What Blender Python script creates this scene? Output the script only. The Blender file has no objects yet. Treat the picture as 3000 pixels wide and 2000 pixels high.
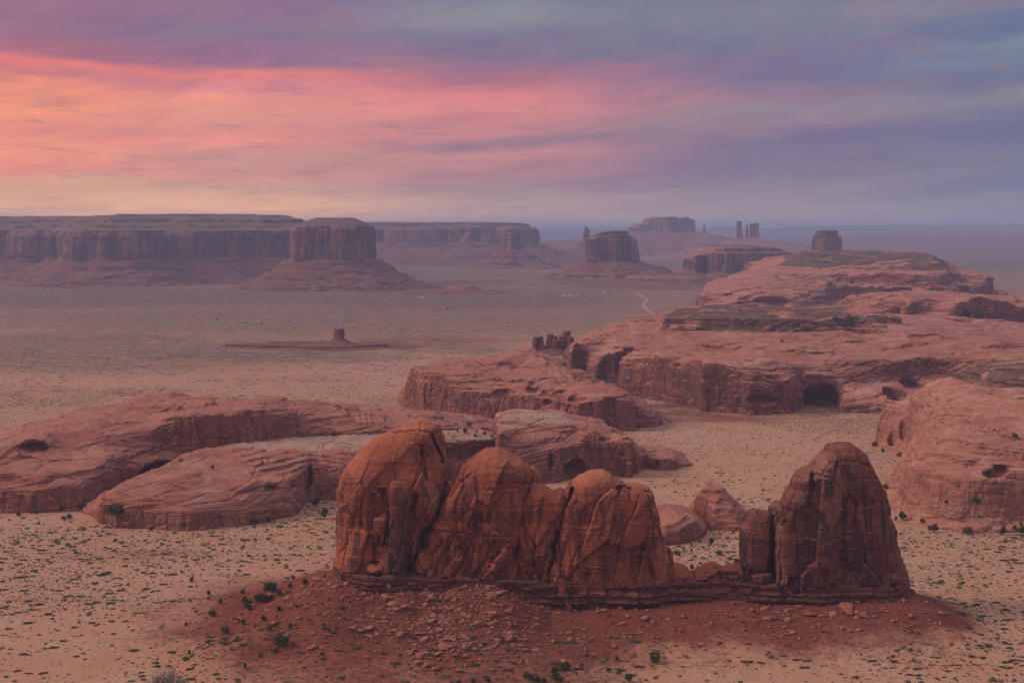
import bpy, math, random, itertools
import numpy as np
from mathutils import Vector

random.seed(7)
R = np.random.default_rng(7)
S = bpy.context.scene
COL = S.collection
rad = math.radians

# ------------------------------------------------------------------ camera
H, F0, HOR = 300.0, 4167.0, 676.0           # camera height, focal length in photo pixels, horizon row
PITCH = math.atan((1000 - HOR) / F0)
cd = bpy.data.cameras.new('camera'); cam = bpy.data.objects.new('camera', cd); COL.objects.link(cam)
cd.lens = 50.0; cd.sensor_width = 36.0; cd.clip_start = 1.0; cd.clip_end = 300000.0
cam.location = (0, 0, H); cam.rotation_euler = (math.pi / 2 - PITCH, 0, 0)
S.camera = cam

# ------------------------------------------------------------------ colour management / sampling
S.view_settings.view_transform = 'Standard'; S.view_settings.look = 'None'
S.view_settings.exposure = 0.0; S.view_settings.gamma = 1.0
S.cycles.use_denoising = True
S.cycles.max_bounces = 4; S.cycles.diffuse_bounces = 3; S.cycles.volume_bounces = 1
S.cycles.sample_clamp_indirect = 4.0

def lin(c):
    o = []
    for v in c:
        v /= 255.0
        o.append(v / 12.92 if v <= 0.04045 else ((v + 0.055) / 1.055) ** 2.4)
    return tuple(o)

class NT:
    """small node-tree shorthand"""
    def __init__(s, tree): s.t = tree; s.n = tree.nodes; s.l = tree.links
    def new(s, typ, **kw):
        n = s.n.new(typ)
        for k, v in kw.items(): setattr(n, k, v)
        return n
    def put(s, sock, v):
        if isinstance(v, bpy.types.NodeSocket): s.l.new(v, sock)
        elif v is not None:
            if hasattr(sock.default_value, '__len__') and len(sock.default_value) == 4 and len(v) == 3: v = (*v, 1)
            sock.default_value = v
    def math(s, op, a, b=None, c=None, clamp=False):
        n = s.new('ShaderNodeMath', operation=op, use_clamp=clamp)
        for i, v in enumerate((a, b, c)):
            if v is not None: s.put(n.inputs[i], v)
        return n.outputs[0]
    def vmath(s, op, a, b=None):
        n = s.new('ShaderNodeVectorMath', operation=op); s.put(n.inputs[0], a)
        if b is not None: s.put(n.inputs[1], b)
        return n.outputs[0]
    def scale(s, a, k):
        n = s.new('ShaderNodeVectorMath', operation='SCALE'); s.put(n.inputs[0], a); n.inputs['Scale'].default_value = k
        return n.outputs[0]
    def noise(s, vec, scale=1.0, detail=4.0, rough=0.55, dist=0.0, col=False, lac=2.0):
        n = s.new('ShaderNodeTexNoise'); s.put(n.inputs['Vector'], vec)
        for k, v in (('Scale', scale), ('Detail', detail), ('Roughness', rough), ('Distortion', dist), ('Lacunarity', lac)): n.inputs[k].default_value = v
        return n.outputs['Color' if col else 'Fac']
    def ramp(s, fac, stops, interp='LINEAR'):
        n = s.new('ShaderNodeValToRGB'); s.put(n.inputs[0], fac); e = n.color_ramp.elements; n.color_ramp.interpolation = interp
        while len(e) < len(stops): e.new(0.5)
        for i, (p, c) in enumerate(stops):
            e[i].position = p
            e[i].color = (*c, 1) if hasattr(c, '__len__') else (c, c, c, 1)
        return n.outputs[0]
    def step(s, fac, a, b):
        n = s.new('ShaderNodeMapRange', interpolation_type='SMOOTHSTEP'); s.put(n.inputs[0], fac)
        n.inputs[1].default_value = a; n.inputs[2].default_value = b
        return n.outputs[0]
    def mix(s, f, a, b, blend='MIX'):
        n = s.new('ShaderNodeMix', data_type='RGBA', blend_type=blend); s.put(n.inputs[0], f); s.put(n.inputs[6], a); s.put(n.inputs[7], b)
        return n.outputs[2]
    def xyz(s, x, y, z):
        n = s.new('ShaderNodeCombineXYZ')
        for i, v in enumerate((x, y, z)): s.put(n.inputs[i], v)
        return n.outputs[0]
    def sep(s, v):
        n = s.new('ShaderNodeSeparateXYZ'); s.put(n.inputs[0], v); return n.outputs

# ------------------------------------------------------------------ sky: dusk cloud deck over a Nishita sky
SUN_EL, SUN_AZ = rad(33), rad(-92)           # azimuth measured from +Y, negative = left of the view
W = bpy.data.worlds.new("World"); S.world = W; W.use_nodes = True
w = NT(W.node_tree); w.n.clear()
d = w.sep(w.new('ShaderNodeTexCoord').outputs['Generated'])
az = w.math('MULTIPLY', w.math('ARCTAN2', d[0], d[1]), 180 / math.pi)
el = w.math('MULTIPLY', w.math('ARCSINE', d[2]), 180 / math.pi)
wv = w.xyz(w.math('MULTIPLY', az, 0.11), w.math('MULTIPLY', el, 0.55), 1.7)
n1 = w.math('SUBTRACT', w.noise(wv, 1.0, 5, 0.55, 0.6), 0.5)
wv2 = w.xyz(w.math('MULTIPLY', az, 0.30), w.math('MULTIPLY', el, 2.1), 4.2)
n2 = w.math('SUBTRACT', w.noise(wv2, 1.0, 6, 0.6, 0.8), 0.5)
elw = w.math('ADD', el, w.math('ADD', w.math('MULTIPLY', n1, 1.6), w.math('MULTIPLY', n2, 0.55)))
PX = math.degrees(1 / F0)
SKY = {
 0: [(0, (135,110,140)), (50, (156,112,138)), (120, (152,112,135)), (200, (172,108,128)), (236, (230,126,122)), (262, (206,124,126)), (290, (242,148,122)), (330, (246,152,120)), (400, (240,146,128)), (460, (250,155,126)), (515, (243,148,128)), (550, (214,160,130)), (600, (222,168,130)), (640, (212,160,138))],
 750: [(0, (122,110,145)), (60, (146,114,140)), (130, (138,118,142)), (180, (154,112,138)), (240, (228,132,130)), (270, (222,138,142)), (310, (236,150,135)), (360, (226,150,138)), (420, (230,145,135)), (480, (205,148,138)), (520, (212,146,138)), (560, (205,158,136)), (610, (224,170,136)), (645, (212,156,136))],
 1500: [(0, (128,134,155)), (60, (140,142,152)), (120, (124,117,146)), (175, (130,112,143)), (228, (186,116,135)), (275, (234,138,138)), (320, (226,138,140)), (370, (206,134,140)), (415, (165,124,140)), (455, (205,140,140)), (500, (186,132,140)), (545, (164,130,142)), (590, (168,140,143)), (645, (170,142,144))],
 2250: [(0, (116,116,150)), (60, (124,130,150)), (120, (116,120,148)), (200, (122,112,148)), (240, (116,110,148)), (292, (150,118,144)), (335, (150,134,148)), (380, (152,124,145)), (425, (120,110,146)), (485, (130,115,146)), (530, (134,122,146)), (600, (142,130,146)), (650, (146,136,150))],
 3000: [(0, (128,122,150)), (55, (134,122,148)), (95, (100,120,155)), (125, (96,112,150)), (160, (116,138,158)), (240, (103,116,150)), (300, (130,128,150)), (345, (112,114,150)), (400, (94,106,145)), (470, (112,118,150)), (500, (120,122,150)), (545, (100,110,148)), (600, (116,120,150)), (650, (120,126,152))],
}
sky_col = None
us = sorted(SKY)
for i, u0 in enumerate(us):
    a0 = (u0 - 1500) * PX
    slope = (0.0, 0.01, 0.045, 0.07, 0.06)[i]
    ei = w.math('SUBTRACT', elw, w.math('MULTIPLY', w.math('SUBTRACT', az, a0), slope))
    t = w.math('DIVIDE', ei, 9.5)
    st = sorted([(min(1.0, max(0.0, (HOR - v) * PX / 9.5)), lin(c)) for v, c in SKY[u0]])
    c = w.ramp(t, st, 'EASE')
    if sky_col is None: sky_col = c
    else:
        f = w.step(w.math('ADD', az, w.math('MULTIPLY', n1, 6.0)), (us[i - 1] - 1500) * PX, a0)
        sky_col = w.mix(f, sky_col, c)
# thin streaks of grey-mauve shadow and brighter wisps inside the deck
lv = w.math('MULTIPLY', w.math('LOGARITHM', w.math('ADD', w.math('MULTIPLY', w.math('MAXIMUM', el, -1.0), 0.55), 1.0), math.e), 6.0)   # cloud deck in perspective: finer towards the horizon
wv3 = w.xyz(w.math('MULTIPLY', az, 0.36), w.math('ADD', w.math('MULTIPLY', lv, 2.2), w.math('MULTIPLY', az, 0.10)), 9.0)
st3 = w.noise(wv3, 1.0, 6, 0.58, 0.8)
sky_col = w.mix(w.math('MULTIPLY', w.step(st3, 0.50, 0.74), 0.40), sky_col, lin((150, 118, 138)))
sky_col = w.mix(w.math('MULTIPLY', w.step(st3, 0.47, 0.22), 0.22), sky_col, w.mix(1.0, sky_col, (1.28, 1.22, 1.15), 'MULTIPLY'))
wv4 = w.xyz(w.math('MULTIPLY', az, 0.24), w.math('ADD', w.math('MULTIPLY', lv, 1.25), w.math('MULTIPLY', az, -0.13)), 3.0)
st4 = w.noise(wv4, 1.0, 6, 0.55, 0.9)
sky_col = w.mix(w.math('MULTIPLY', w.step(st4, 0.47, 0.66), 0.50), sky_col, w.mix(1.0, sky_col, (0.76, 0.80, 0.94), 'MULTIPLY'))
sky_col = w.mix(w.math('MULTIPLY', w.step(st4, 0.47, 0.30), 0.60), sky_col, w.mix(1.0, sky_col, (1.18, 1.16, 1.10), 'MULTIPLY'))
sky_col = w.mix(w.math('MULTIPLY', w.step(az, -16.0, 12.0), 0.22), sky_col, (0.25, 0.225, 0.245))
glow = w.step(el, 2.6, 0.2)      # air near the horizon is brighter
sky_col = w.mix(glow, sky_col, w.mix(1.0, sky_col, (1.45, 1.35, 1.18), 'MULTIPLY'))
# the rest of the dome: a bright even overcast, warmer towards the afterglow on the left
zen = w.mix(w.step(d[0], -0.9, 0.9), (0.60, 0.48, 0.46), (0.49, 0.50, 0.60))
sky_col = w.mix(w.step(el, 9.3, 26.0), sky_col, zen)
ni = w.new('ShaderNodeTexSky', sky_type='NISHITA'); ni.sun_disc = False
ni.sun_elevation = SUN_EL; ni.sun_rotation = SUN_AZ
bgc = w.new('ShaderNodeBackground'); w.put(bgc.inputs[0], sky_col); bgc.inputs[1].default_value = 1.0
bgn = w.new('ShaderNodeBackground'); w.put(bgn.inputs[0], ni.outputs[0]); bgn.inputs[1].default_value = 0.05
cov = w.math('MULTIPLY', w.step(w.noise(w.xyz(d[0], d[1], w.math('MULTIPLY', d[2], 3.0)), 2.2, 5), 0.30, 0.45), 0.94)
cov = w.math('MAXIMUM', cov, w.step(el, 14.0, 9.5))
ms = w.new('ShaderNodeMixShader'); w.put(ms.inputs[0], cov); w.put(ms.inputs[1], bgn.outputs[0]); w.put(ms.inputs[2], bgc.outputs[0])
wo = w.new('ShaderNodeOutputWorld'); w.put(wo.inputs[0], ms.outputs[0])

# ------------------------------------------------------------------ the afterglow: one broad soft sun from the left
sd = bpy.data.lights.new('sun', 'SUN'); sun = bpy.data.objects.new('sun', sd); COL.objects.link(sun)
sd.energy = 1.7; sd.angle = rad(18); sd.color = (1.0, 0.83, 0.71)
sv = Vector((math.sin(SUN_AZ) * math.cos(SUN_EL), math.cos(SUN_AZ) * math.cos(SUN_EL), math.sin(SUN_EL)))
sun.rotation_euler = sv.to_track_quat('Z', 'Y').to_euler(); sun.location = (-2000, 500, 3000)

# ================================================================== geometry helpers
cp, sp = math.cos(PITCH), math.sin(PITCH)
def ray(u, v):
    u = np.asarray(u, float); v = np.asarray(v, float)
    a = (u - 1500) / F0; b = (1000 - v) / F0
    return a, cp + b * sp, -sp + b * cp
def Wz(u, v, z=0.0):                          # the point of height z seen at photo pixel (u, v)
    x, y, zz = ray(u, v); t = (z - H) / zz
    return x * t, y * t
def Pd(u, v, D):                              # the point at distance D seen at photo pixel (u, v)
    x, y, zz = ray(u, v); t = D / y
    return x * t, D + 0 * t, H + zz * t
def XY(u, D): return (u - 1500) / F0 * D * 1.003, D

TAB = R.random((64, 64, 64)).astype(np.float32) * 2 - 1
def vnoise(x, y, z):
    x = np.asarray(x, np.float32); y = np.asarray(y, np.float32); z = np.asarray(z, np.float32)
    x, y, z = np.broadcast_arrays(x, y, z)
    xi = np.floor(x).astype(np.int32); yi = np.floor(y).astype(np.int32); zi = np.floor(z).astype(np.int32)
    fx = x - xi; fy = y - yi; fz = z - zi
    fx = fx * fx * (3 - 2 * fx); fy = fy * fy * (3 - 2 * fy); fz = fz * fz * (3 - 2 * fz)
    x0 = xi & 63; x1 = (xi + 1) & 63; y0 = yi & 63; y1 = (yi + 1) & 63; z0 = zi & 63; z1 = (zi + 1) & 63
    a = TAB[x0, y0, z0] * (1 - fx) + TAB[x1, y0, z0] * fx
    b = TAB[x0, y1, z0] * (1 - fx) + TAB[x1, y1, z0] * fx
    c = TAB[x0, y0, z1] * (1 - fx) + TAB[x1, y0, z1] * fx
    e = TAB[x0, y1, z1] * (1 - fx) + TAB[x1, y1, z1] * fx
    return (a * (1 - fy) + b * fy) * (1 - fz) + (c * (1 - fy) + e * fy) * fz
def fbm(x, y, z, o=4, g=0.5):
    s = 0; a = 1.0; n = 0
    for i in range(o):
        k = 2.03 ** i
        s = s + a * vnoise(x * k + 7.3 * i, y * k + 3.1 * i, z * k + 11.7 * i); n += a; a *= g
    return s / n
def cells3(x, y, z):
    """nearest random cell: distances F1, F2, the offset to its point and three random numbers"""
    xi, yi, zi = (np.floor(a).astype(np.int32) for a in (x, y, z))
    F1 = np.full(x.shape, 9.0, np.float32); F2 = F1.copy(); o = [np.zeros(x.shape, np.float32) for _ in range(6)]
    for i, j, k in itertools.product((-1, 0, 1), repeat=3):
        a, b, c = (xi + i) & 63, (yi + j) & 63, (zi + k) & 63
        dx = x - (xi + i + .5 + .45 * TAB[a, b, c]); dy = y - (yi + j + .5 + .45 * TAB[b, c, a]); dz = z - (zi + k + .5 + .45 * TAB[c, a, b])
        dd_ = dx * dx + dy * dy + dz * dz; m = dd_ < F1
        F2 = np.where(m, F1, np.minimum(F2, dd_)); F1 = np.where(m, dd_, F1)
        for q, val in enumerate((dx, dy, dz, TAB[a, c, b], TAB[c, b, a], TAB[b, a, c])): o[q] = np.where(m, val, o[q])
    return np.sqrt(F1), np.sqrt(F2), o
def facet(x, y, z, s, tilt=.5, edge=.07, lean=0.0):
    """broken-rock relief: a tilted plane per cell and a groove along cell borders"""
    F1, F2, o = cells3((x + lean * z) / s[0], y / s[1], z / s[2])
    return o[3] + tilt * (o[4] * o[0] + o[5] * o[1] + o[3] * o[2]) * 2, np.exp(-((F2 - F1) / edge) ** 2)
def subdivide(V, Q):
    n = len(V); A = Q; B = np.roll(Q, -1, 1); lo = np.minimum(A, B).astype(np.int64); hi = np.maximum(A, B)
    u, inv = np.unique((lo * n + hi).ravel(), return_inverse=True); inv = inv.reshape(Q.shape)
    E = (V[u // n] + V[u % n]) / 2; C = V[Q].mean(1); e0 = n; c0 = n + len(E); i = np.arange(len(Q)) + c0
    m = inv + e0
    return np.concatenate([V, E, C]), np.concatenate([np.stack([Q[:, k], m[:, k], i, m[:, k - 1]], 1) for k in range(4)])
def sstep(a, b, x):
    t = np.clip((x - a) / (b - a), 0, 1); return t * t * (3 - 2 * t)

def sdpoly(X, Y, P):                          # signed distance to a closed polygon, negative inside
    P = np.asarray(P, float); d2 = np.full(X.shape, 1e18); ins = np.zeros(X.shape, bool)
    for i in range(len(P)):
        ax, ay = P[i - 1]; bx, by = P[i]
        ex, ey = bx - ax, by - ay; wx, wy = X - ax, Y - ay
        t = np.clip((wx * ex + wy * ey) / (ex * ex + ey * ey + 1e-9), 0, 1)
        d2 = np.minimum(d2, (wx - ex * t) ** 2 + (wy - ey * t) ** 2)
        if ay != by:
            ins ^= ((ay > Y) != (by > Y)) & (X < ex * (Y - ay) / (by - ay) + ax)
    return np.where(ins, -1, 1) * np.sqrt(d2)
def sdline(X, Y, P):
    d2 = np.full(np.shape(X), 1e18)
    for i in range(len(P) - 1):
        ax, ay = P[i]; bx, by = P[i + 1]; ex, ey = bx - ax, by - ay; wx, wy = X - ax, Y - ay
        t = np.clip((wx * ex + wy * ey) / (ex * ex + ey * ey + 1e-9), 0, 1)
        d2 = np.minimum(d2, (wx - ex * t) ** 2 + (wy - ey * t) ** 2)
    return np.sqrt(d2)
def smin(a, b, k):
    h = np.clip(0.5 + 0.5 * (b - a) / k, 0, 1); return b + (a - b) * h - k * h * (1 - h)
def smax(a, b, k): return -smin(-a, -b, k)
def blur(A, s):
    r = int(3 * s) + 1; k = np.exp(-0.5 * (np.arange(-r, r + 1) / s) ** 2); k /= k.sum()
    for ax in (0, 1):
        Bp = np.pad(A, [(r, r) if a == ax else (0, 0) for a in (0, 1)], mode='edge'); o = 0
        for i, kk in enumerate(k):
            o = o + kk * (Bp[i:i + A.shape[0]] if ax == 0 else Bp[:, i:i + A.shape[1]])
        A = o
    return A

CORN = list(itertools.product((0, 1), repeat=3))
EDG = [(a, b) for a in range(8) for b in range(a + 1, 8) if sum(abs(np.subtract(CORN[a], CORN[b]))) == 1]
def nets(Fv, o, dd):                          # naive surface nets: quads along Fv = 0
    Fv = Fv.copy()
    for ax in range(3):
        sl = [slice(None)] * 3
        for e in (0, -1): sl[ax] = e; Fv[tuple(sl)] = np.abs(Fv[tuple(sl)]) + 1e-3
    s = Fv < 0; nx, ny, nz = Fv.shape
    cnt = np.zeros((nx - 1, ny - 1, nz - 1), np.uint8)
    for i, j, k in CORN: cnt += s[i:nx - 1 + i, j:ny - 1 + j, k:nz - 1 + k]
    act = (cnt > 0) & (cnt < 8)
    ci = np.argwhere(act); idx = np.full(act.shape, -1, np.int32); idx[act] = np.arange(len(ci))
    val = np.stack([Fv[ci[:, 0] + i, ci[:, 1] + j, ci[:, 2] + k] for i, j, k in CORN], 1)
    acc = np.zeros((len(ci), 3)); n = np.zeros(len(ci))
    for a, b in EDG:
        va, vb = val[:, a], val[:, b]; m = (va < 0) != (vb < 0)
        t = np.where(m, va / np.where(m, va - vb, 1), 0)
        acc += m[:, None] * (np.array(CORN[a]) + np.outer(t, np.subtract(CORN[b], CORN[a]))); n += m
    V = (ci + acc / n[:, None]) * np.array(dd) + np.array(o)
    Q = []
    for ax in range(3):
        A = np.moveaxis(s, ax, 0); I = np.moveaxis(idx, ax, 0)
        e = (A[:-1, 1:-1, 1:-1] != A[1:, 1:-1, 1:-1]); q = np.argwhere(e)
        i, j, k = q[:, 0], q[:, 1], q[:, 2]
        f = np.stack([I[i, j, k], I[i, j + 1, k], I[i, j + 1, k + 1], I[i, j, k + 1]], 1)
        flip = ~A[:-1, 1:-1, 1:-1][e]
        if ax == 1: flip = ~flip
        f[flip] = f[flip][:, ::-1]
        Q.append(f)
    return V, np.concatenate(Q)
def vnormals(V, Q):
    n = np.cross(V[Q[:, 2]] - V[Q[:, 0]], V[Q[:, 3]] - V[Q[:, 1]])
    N = np.zeros_like(V)
    for k in range(4):
        for a in range(3): N[:, a] += np.bincount(Q[:, k], n[:, a], len(V))
    return N / (np.linalg.norm(N, axis=1, keepdims=True) + 1e-9)

def mesh(name, V, Fc, mat, parent=None, smooth=True, attrs=None, loc=(0, 0, 0)):
    me = bpy.data.meshes.new(name); V = np.asarray(V, np.float32); Fc = np.asarray(Fc, np.int32)
    me.vertices.add(len(V)); me.vertices.foreach_set('co', V.ravel())
    k = Fc.shape[1]; me.loops.add(Fc.size); me.loops.foreach_set('vertex_index', Fc.ravel())
    me.polygons.add(len(Fc)); me.polygons.foreach_set('loop_start', np.arange(0, Fc.size, k, dtype=np.int32))
    me.polygons.foreach_set('use_smooth', np.full(len(Fc), smooth))
    for an, av in (attrs or {}).items():
        at = me.attributes.new(an, 'FLOAT', 'POINT'); at.data.foreach_set('value', np.asarray(av, np.float32))
    me.update(calc_edges=True); me.materials.append(mat)
    ob = bpy.data.objects.new(name, me); COL.objects.link(ob); ob.location = loc
    if parent: ob.parent = parent
    return ob
def tag(o, label=None, cat=None, group=None, kind=None):
    for k, v in (('label', label), ('category', cat), ('group', group), ('kind', kind)):
        if v: o[k] = v
    return o
def empty(name, loc, label, cat, group=None):
    o = bpy.data.objects.new(name, None); COL.objects.link(o); o.location = loc; o.empty_display_size = 5
    return tag(o, label, cat, group)
def emit(name, V, Q, part, names, mats, label, cat, group=None, plabels=None):
    """one thing: an Empty at its base, one child mesh per part id"""
    c = V.mean(0); loc = (float(c[0]), float(c[1]), 0.0)
    root = empty(name, loc, label, cat, group)
    V = V - np.array(loc)
    for pid, pn in enumerate(names):
        q = Q[part == pid]
        if len(q) < 4: continue
        uq, inv = np.unique(q, return_inverse=True)
        o = mesh(pn, V[uq], inv.reshape(q.shape), mats[pid], root)
        if plabels and plabels.get(pid): o['label'] = plabels[pid]
    return root

# ================================================================== materials
def rock(name, base, band, pale, dark, varnish=0.5, strata=1.0, size=1.0, palez=0.5, bump=1.0, scrub=0.0, streak=1.0, rough=0.95, wall=0.6, xbed=0.0):
    m = bpy.data.materials.new(name); m.use_nodes = True; t = NT(m.node_tree); t.n.clear()
    g = t.new('ShaderNodeNewGeometry'); P = t.scale(g.outputs['Position'], 1.0 / size)
    nz = t.sep(g.outputs['True Normal'])[2]
    wc = t.vmath('SUBTRACT', t.noise(P, 0.012, 3, 0.5, col=True), (0.5, 0.5, 0.5))
    Pw = t.vmath('ADD', P, t.scale(wc, 34.0))
    p = t.sep(Pw)
    sv1 = t.xyz(t.math('MULTIPLY', p[0], 0.006), t.math('MULTIPLY', p[1], 0.006), t.math('MULTIPLY', p[2], 0.16))
    s1 = t.noise(sv1, 1.0, 6, 0.62)
    sv2 = t.xyz(t.math('MULTIPLY', p[0], 0.02), t.math('MULTIPLY', p[1], 0.02), t.math('MULTIPLY', p[2], 0.85))
    s2 = t.noise(sv2, 1.0, 5, 0.6)
    bl = t.noise(P, 0.03, 8, 0.62)
    fine = t.noise(P, 0.5, 8, 0.68)
    c = t.mix(t.step(s1, 0.38, 0.66), base, band)
    c = t.mix(t.math('MULTIPLY', t.step(s2, 0.50, 0.72), 0.55 * strata), c, pale)
    c = t.mix(t.math('MULTIPLY', t.step(s2, 0.46, 0.30), 0.45 * strata), c, dark)
    c = t.mix(t.math('MULTIPLY', t.step(bl, 0.46, 0.70), palez), c, pale)
    # desert varnish: dark vertical streaks on steep faces
    q = t.sep(t.vmath('ADD', P, t.scale(wc, 8.0)))
    vv = t.xyz(t.math('MULTIPLY', q[0], 0.13), t.math('MULTIPLY', q[1], 0.13), t.math('MULTIPLY', q[2], 0.010))
    vn = t.noise(vv, 1.0, 5, 0.6)
    vb = t.noise(P, 0.018, 4, 0.6)
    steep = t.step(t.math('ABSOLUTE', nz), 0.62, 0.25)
    if xbed:
        v1 = t.vmath('MULTIPLY', P, (0.0135, 0.0135, 0.075))
        vo = t.new('ShaderNodeTexVoronoi'); t.put(vo.inputs['Vector'], v1); vo.inputs['Scale'].default_value = 1.0
        dl = t.sep(t.vmath('SUBTRACT', v1, vo.outputs['Position'])); cr = t.sep(t.vmath('SUBTRACT', vo.outputs['Color'], (.5, .5, .5)))
        ph = t.math('ADD', t.math('MULTIPLY', dl[2], 13.0), t.math('MULTIPLY', t.math('ADD', t.math('MULTIPLY', dl[0], cr[0]), t.math('MULTIPLY', dl[1], cr[1])), 75.0))
        xb = t.noise(t.xyz(t.math('MULTIPLY', ph, 0.75), t.math('MULTIPLY', cr[2], 60.0), 0.0), 1.0, 5, 0.7)
        c = t.mix(t.math('MULTIPLY', t.step(xb, 0.44, 0.36), 0.62 * xbed), c, dark)  # dark bedding lines, also painted in for shade under small ledges
        c = t.mix(t.math('MULTIPLY', t.step(xb, 0.56, 0.72), 0.40 * xbed), c, pale)
    c = t.mix(t.math('MULTIPLY', steep, wall), c, t.mix(1.0, c, (0.50, 0.43, 0.46), 'MULTIPLY'))  # steep faces darkened overall: varnish coat, plus top-lit shade put into the colour
    pt = t.noise(t.vmath('MULTIPLY', Pw, (1, 1, 0.45)), 0.035, 6, 0.6, 0.4)
    c = t.mix(t.math('MULTIPLY', t.math('MULTIPLY', t.step(pt, 0.54, 0.575), steep), varnish * 0.75), c, dark)
    vf = t.math('MULTIPLY', t.math('MULTIPLY', t.step(t.math('ADD', t.math('MULTIPLY', vn, 0.6 * streak), t.math('MULTIPLY', vb, 1.0 - 0.6 * streak)), 0.485, 0.575), steep), varnish)
    c = t.mix(vf, c, dark)
    # pale drips
    vn2 = t.noise(t.vmath('ADD', vv, (7.7, 3.1, 5.0)), 1.6, 5, 0.6)
    c = t.mix(t.math('MULTIPLY', t.math('MULTIPLY', t.step(vn2, 0.58, 0.70), steep), 0.35 * streak), c, pale)
    c = t.mix(t.math('MULTIPLY', t.step(fine, 0.42, 0.28), 0.5), c, dark)
    if scrub:
        vo = t.new('ShaderNodeTexVoronoi'); t.put(vo.inputs['Vector'], P); vo.inputs['Scale'].default_value = 0.17
        rnd = t.sep(vo.outputs['Color'])[0]
        sc = t.math('MULTIPLY', t.step(vo.outputs['Distance'], 0.42, 0.22), t.math('GREATER_THAN', rnd, 0.45))
        sc = t.math('MULTIPLY', t.math('MULTIPLY', sc, t.step(nz, 0.45, 0.8)), scrub)
        c = t.mix(sc, c, (0.062, 0.055, 0.036))
    b = t.math('ADD', t.math('MULTIPLY', s2, 0.9), t.math('ADD', t.math('MULTIPLY', fine, 0.7), t.math('MULTIPLY', s1, 1.6)))
    b = t.math('ADD', b, t.math('MULTIPLY', t.math('MULTIPLY', vn, steep), 0.9 * streak))
    if xbed: b = t.math('ADD', b, t.math('MULTIPLY', xb, 0.7 * xbed))
    bp = t.new('ShaderNodeBump'); bp.inputs['Strength'].default_value = 0.9 * bump; bp.inputs['Distance'].default_value = 2.2 * size
    t.put(bp.inputs['Height'], b)
    bs = t.new('ShaderNodeBsdfPrincipled'); t.put(bs.inputs['Base Color'], c); bs.inputs['Roughness'].default_value = rough
    bs.inputs['Specular IOR Level'].default_value = 0.15
    t.put(bs.inputs['Normal'], bp.outputs[0])
    t.put(t.new('ShaderNodeOutputMaterial').inputs[0], bs.outputs[0])
    return m

M = {}
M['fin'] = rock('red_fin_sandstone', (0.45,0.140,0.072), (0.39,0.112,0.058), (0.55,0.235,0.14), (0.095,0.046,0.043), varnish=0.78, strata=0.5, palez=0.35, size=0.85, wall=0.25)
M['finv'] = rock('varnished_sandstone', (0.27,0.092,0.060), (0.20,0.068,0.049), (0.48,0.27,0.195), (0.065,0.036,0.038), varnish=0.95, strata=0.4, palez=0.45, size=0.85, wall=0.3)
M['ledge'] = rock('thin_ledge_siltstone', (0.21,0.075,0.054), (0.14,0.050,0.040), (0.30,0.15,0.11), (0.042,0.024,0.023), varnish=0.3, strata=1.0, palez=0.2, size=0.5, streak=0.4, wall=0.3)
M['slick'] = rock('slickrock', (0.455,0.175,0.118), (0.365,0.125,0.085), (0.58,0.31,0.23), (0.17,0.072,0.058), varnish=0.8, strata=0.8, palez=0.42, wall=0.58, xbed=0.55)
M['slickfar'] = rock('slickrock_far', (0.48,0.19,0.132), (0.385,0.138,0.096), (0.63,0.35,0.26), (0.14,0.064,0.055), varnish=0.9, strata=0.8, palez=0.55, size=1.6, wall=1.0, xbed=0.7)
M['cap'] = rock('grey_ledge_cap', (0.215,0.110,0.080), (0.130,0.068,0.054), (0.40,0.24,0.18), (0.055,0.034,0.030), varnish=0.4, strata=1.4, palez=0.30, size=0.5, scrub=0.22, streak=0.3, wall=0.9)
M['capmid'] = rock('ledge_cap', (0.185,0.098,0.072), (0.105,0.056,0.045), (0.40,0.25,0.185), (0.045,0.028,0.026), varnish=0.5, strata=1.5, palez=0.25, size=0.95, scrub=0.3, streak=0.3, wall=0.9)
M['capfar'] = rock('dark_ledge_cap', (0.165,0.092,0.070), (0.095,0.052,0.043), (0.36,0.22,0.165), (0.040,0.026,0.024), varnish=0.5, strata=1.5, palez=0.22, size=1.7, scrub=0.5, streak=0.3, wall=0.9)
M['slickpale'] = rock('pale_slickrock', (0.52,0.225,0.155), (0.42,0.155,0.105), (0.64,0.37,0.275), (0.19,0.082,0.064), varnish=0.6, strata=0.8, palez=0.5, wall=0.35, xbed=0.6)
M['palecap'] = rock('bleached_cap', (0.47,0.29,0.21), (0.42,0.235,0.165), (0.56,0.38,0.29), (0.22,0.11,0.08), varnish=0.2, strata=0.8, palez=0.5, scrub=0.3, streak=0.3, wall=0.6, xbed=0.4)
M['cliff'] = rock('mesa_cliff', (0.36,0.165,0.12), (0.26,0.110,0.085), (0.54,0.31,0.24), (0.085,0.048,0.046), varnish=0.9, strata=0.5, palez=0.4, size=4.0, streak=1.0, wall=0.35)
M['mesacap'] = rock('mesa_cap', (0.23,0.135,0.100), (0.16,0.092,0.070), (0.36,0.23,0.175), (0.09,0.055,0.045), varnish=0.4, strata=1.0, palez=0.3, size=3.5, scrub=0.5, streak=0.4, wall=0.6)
M['talus'] = rock('mesa_talus', (0.26,0.100,0.072), (0.20,0.075,0.056), (0.34,0.165,0.12), (0.12,0.05,0.042), varnish=0.3, strata=1.0, palez=0.4, size=3.0, scrub=0.4, streak=0.3, wall=0.5)

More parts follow.
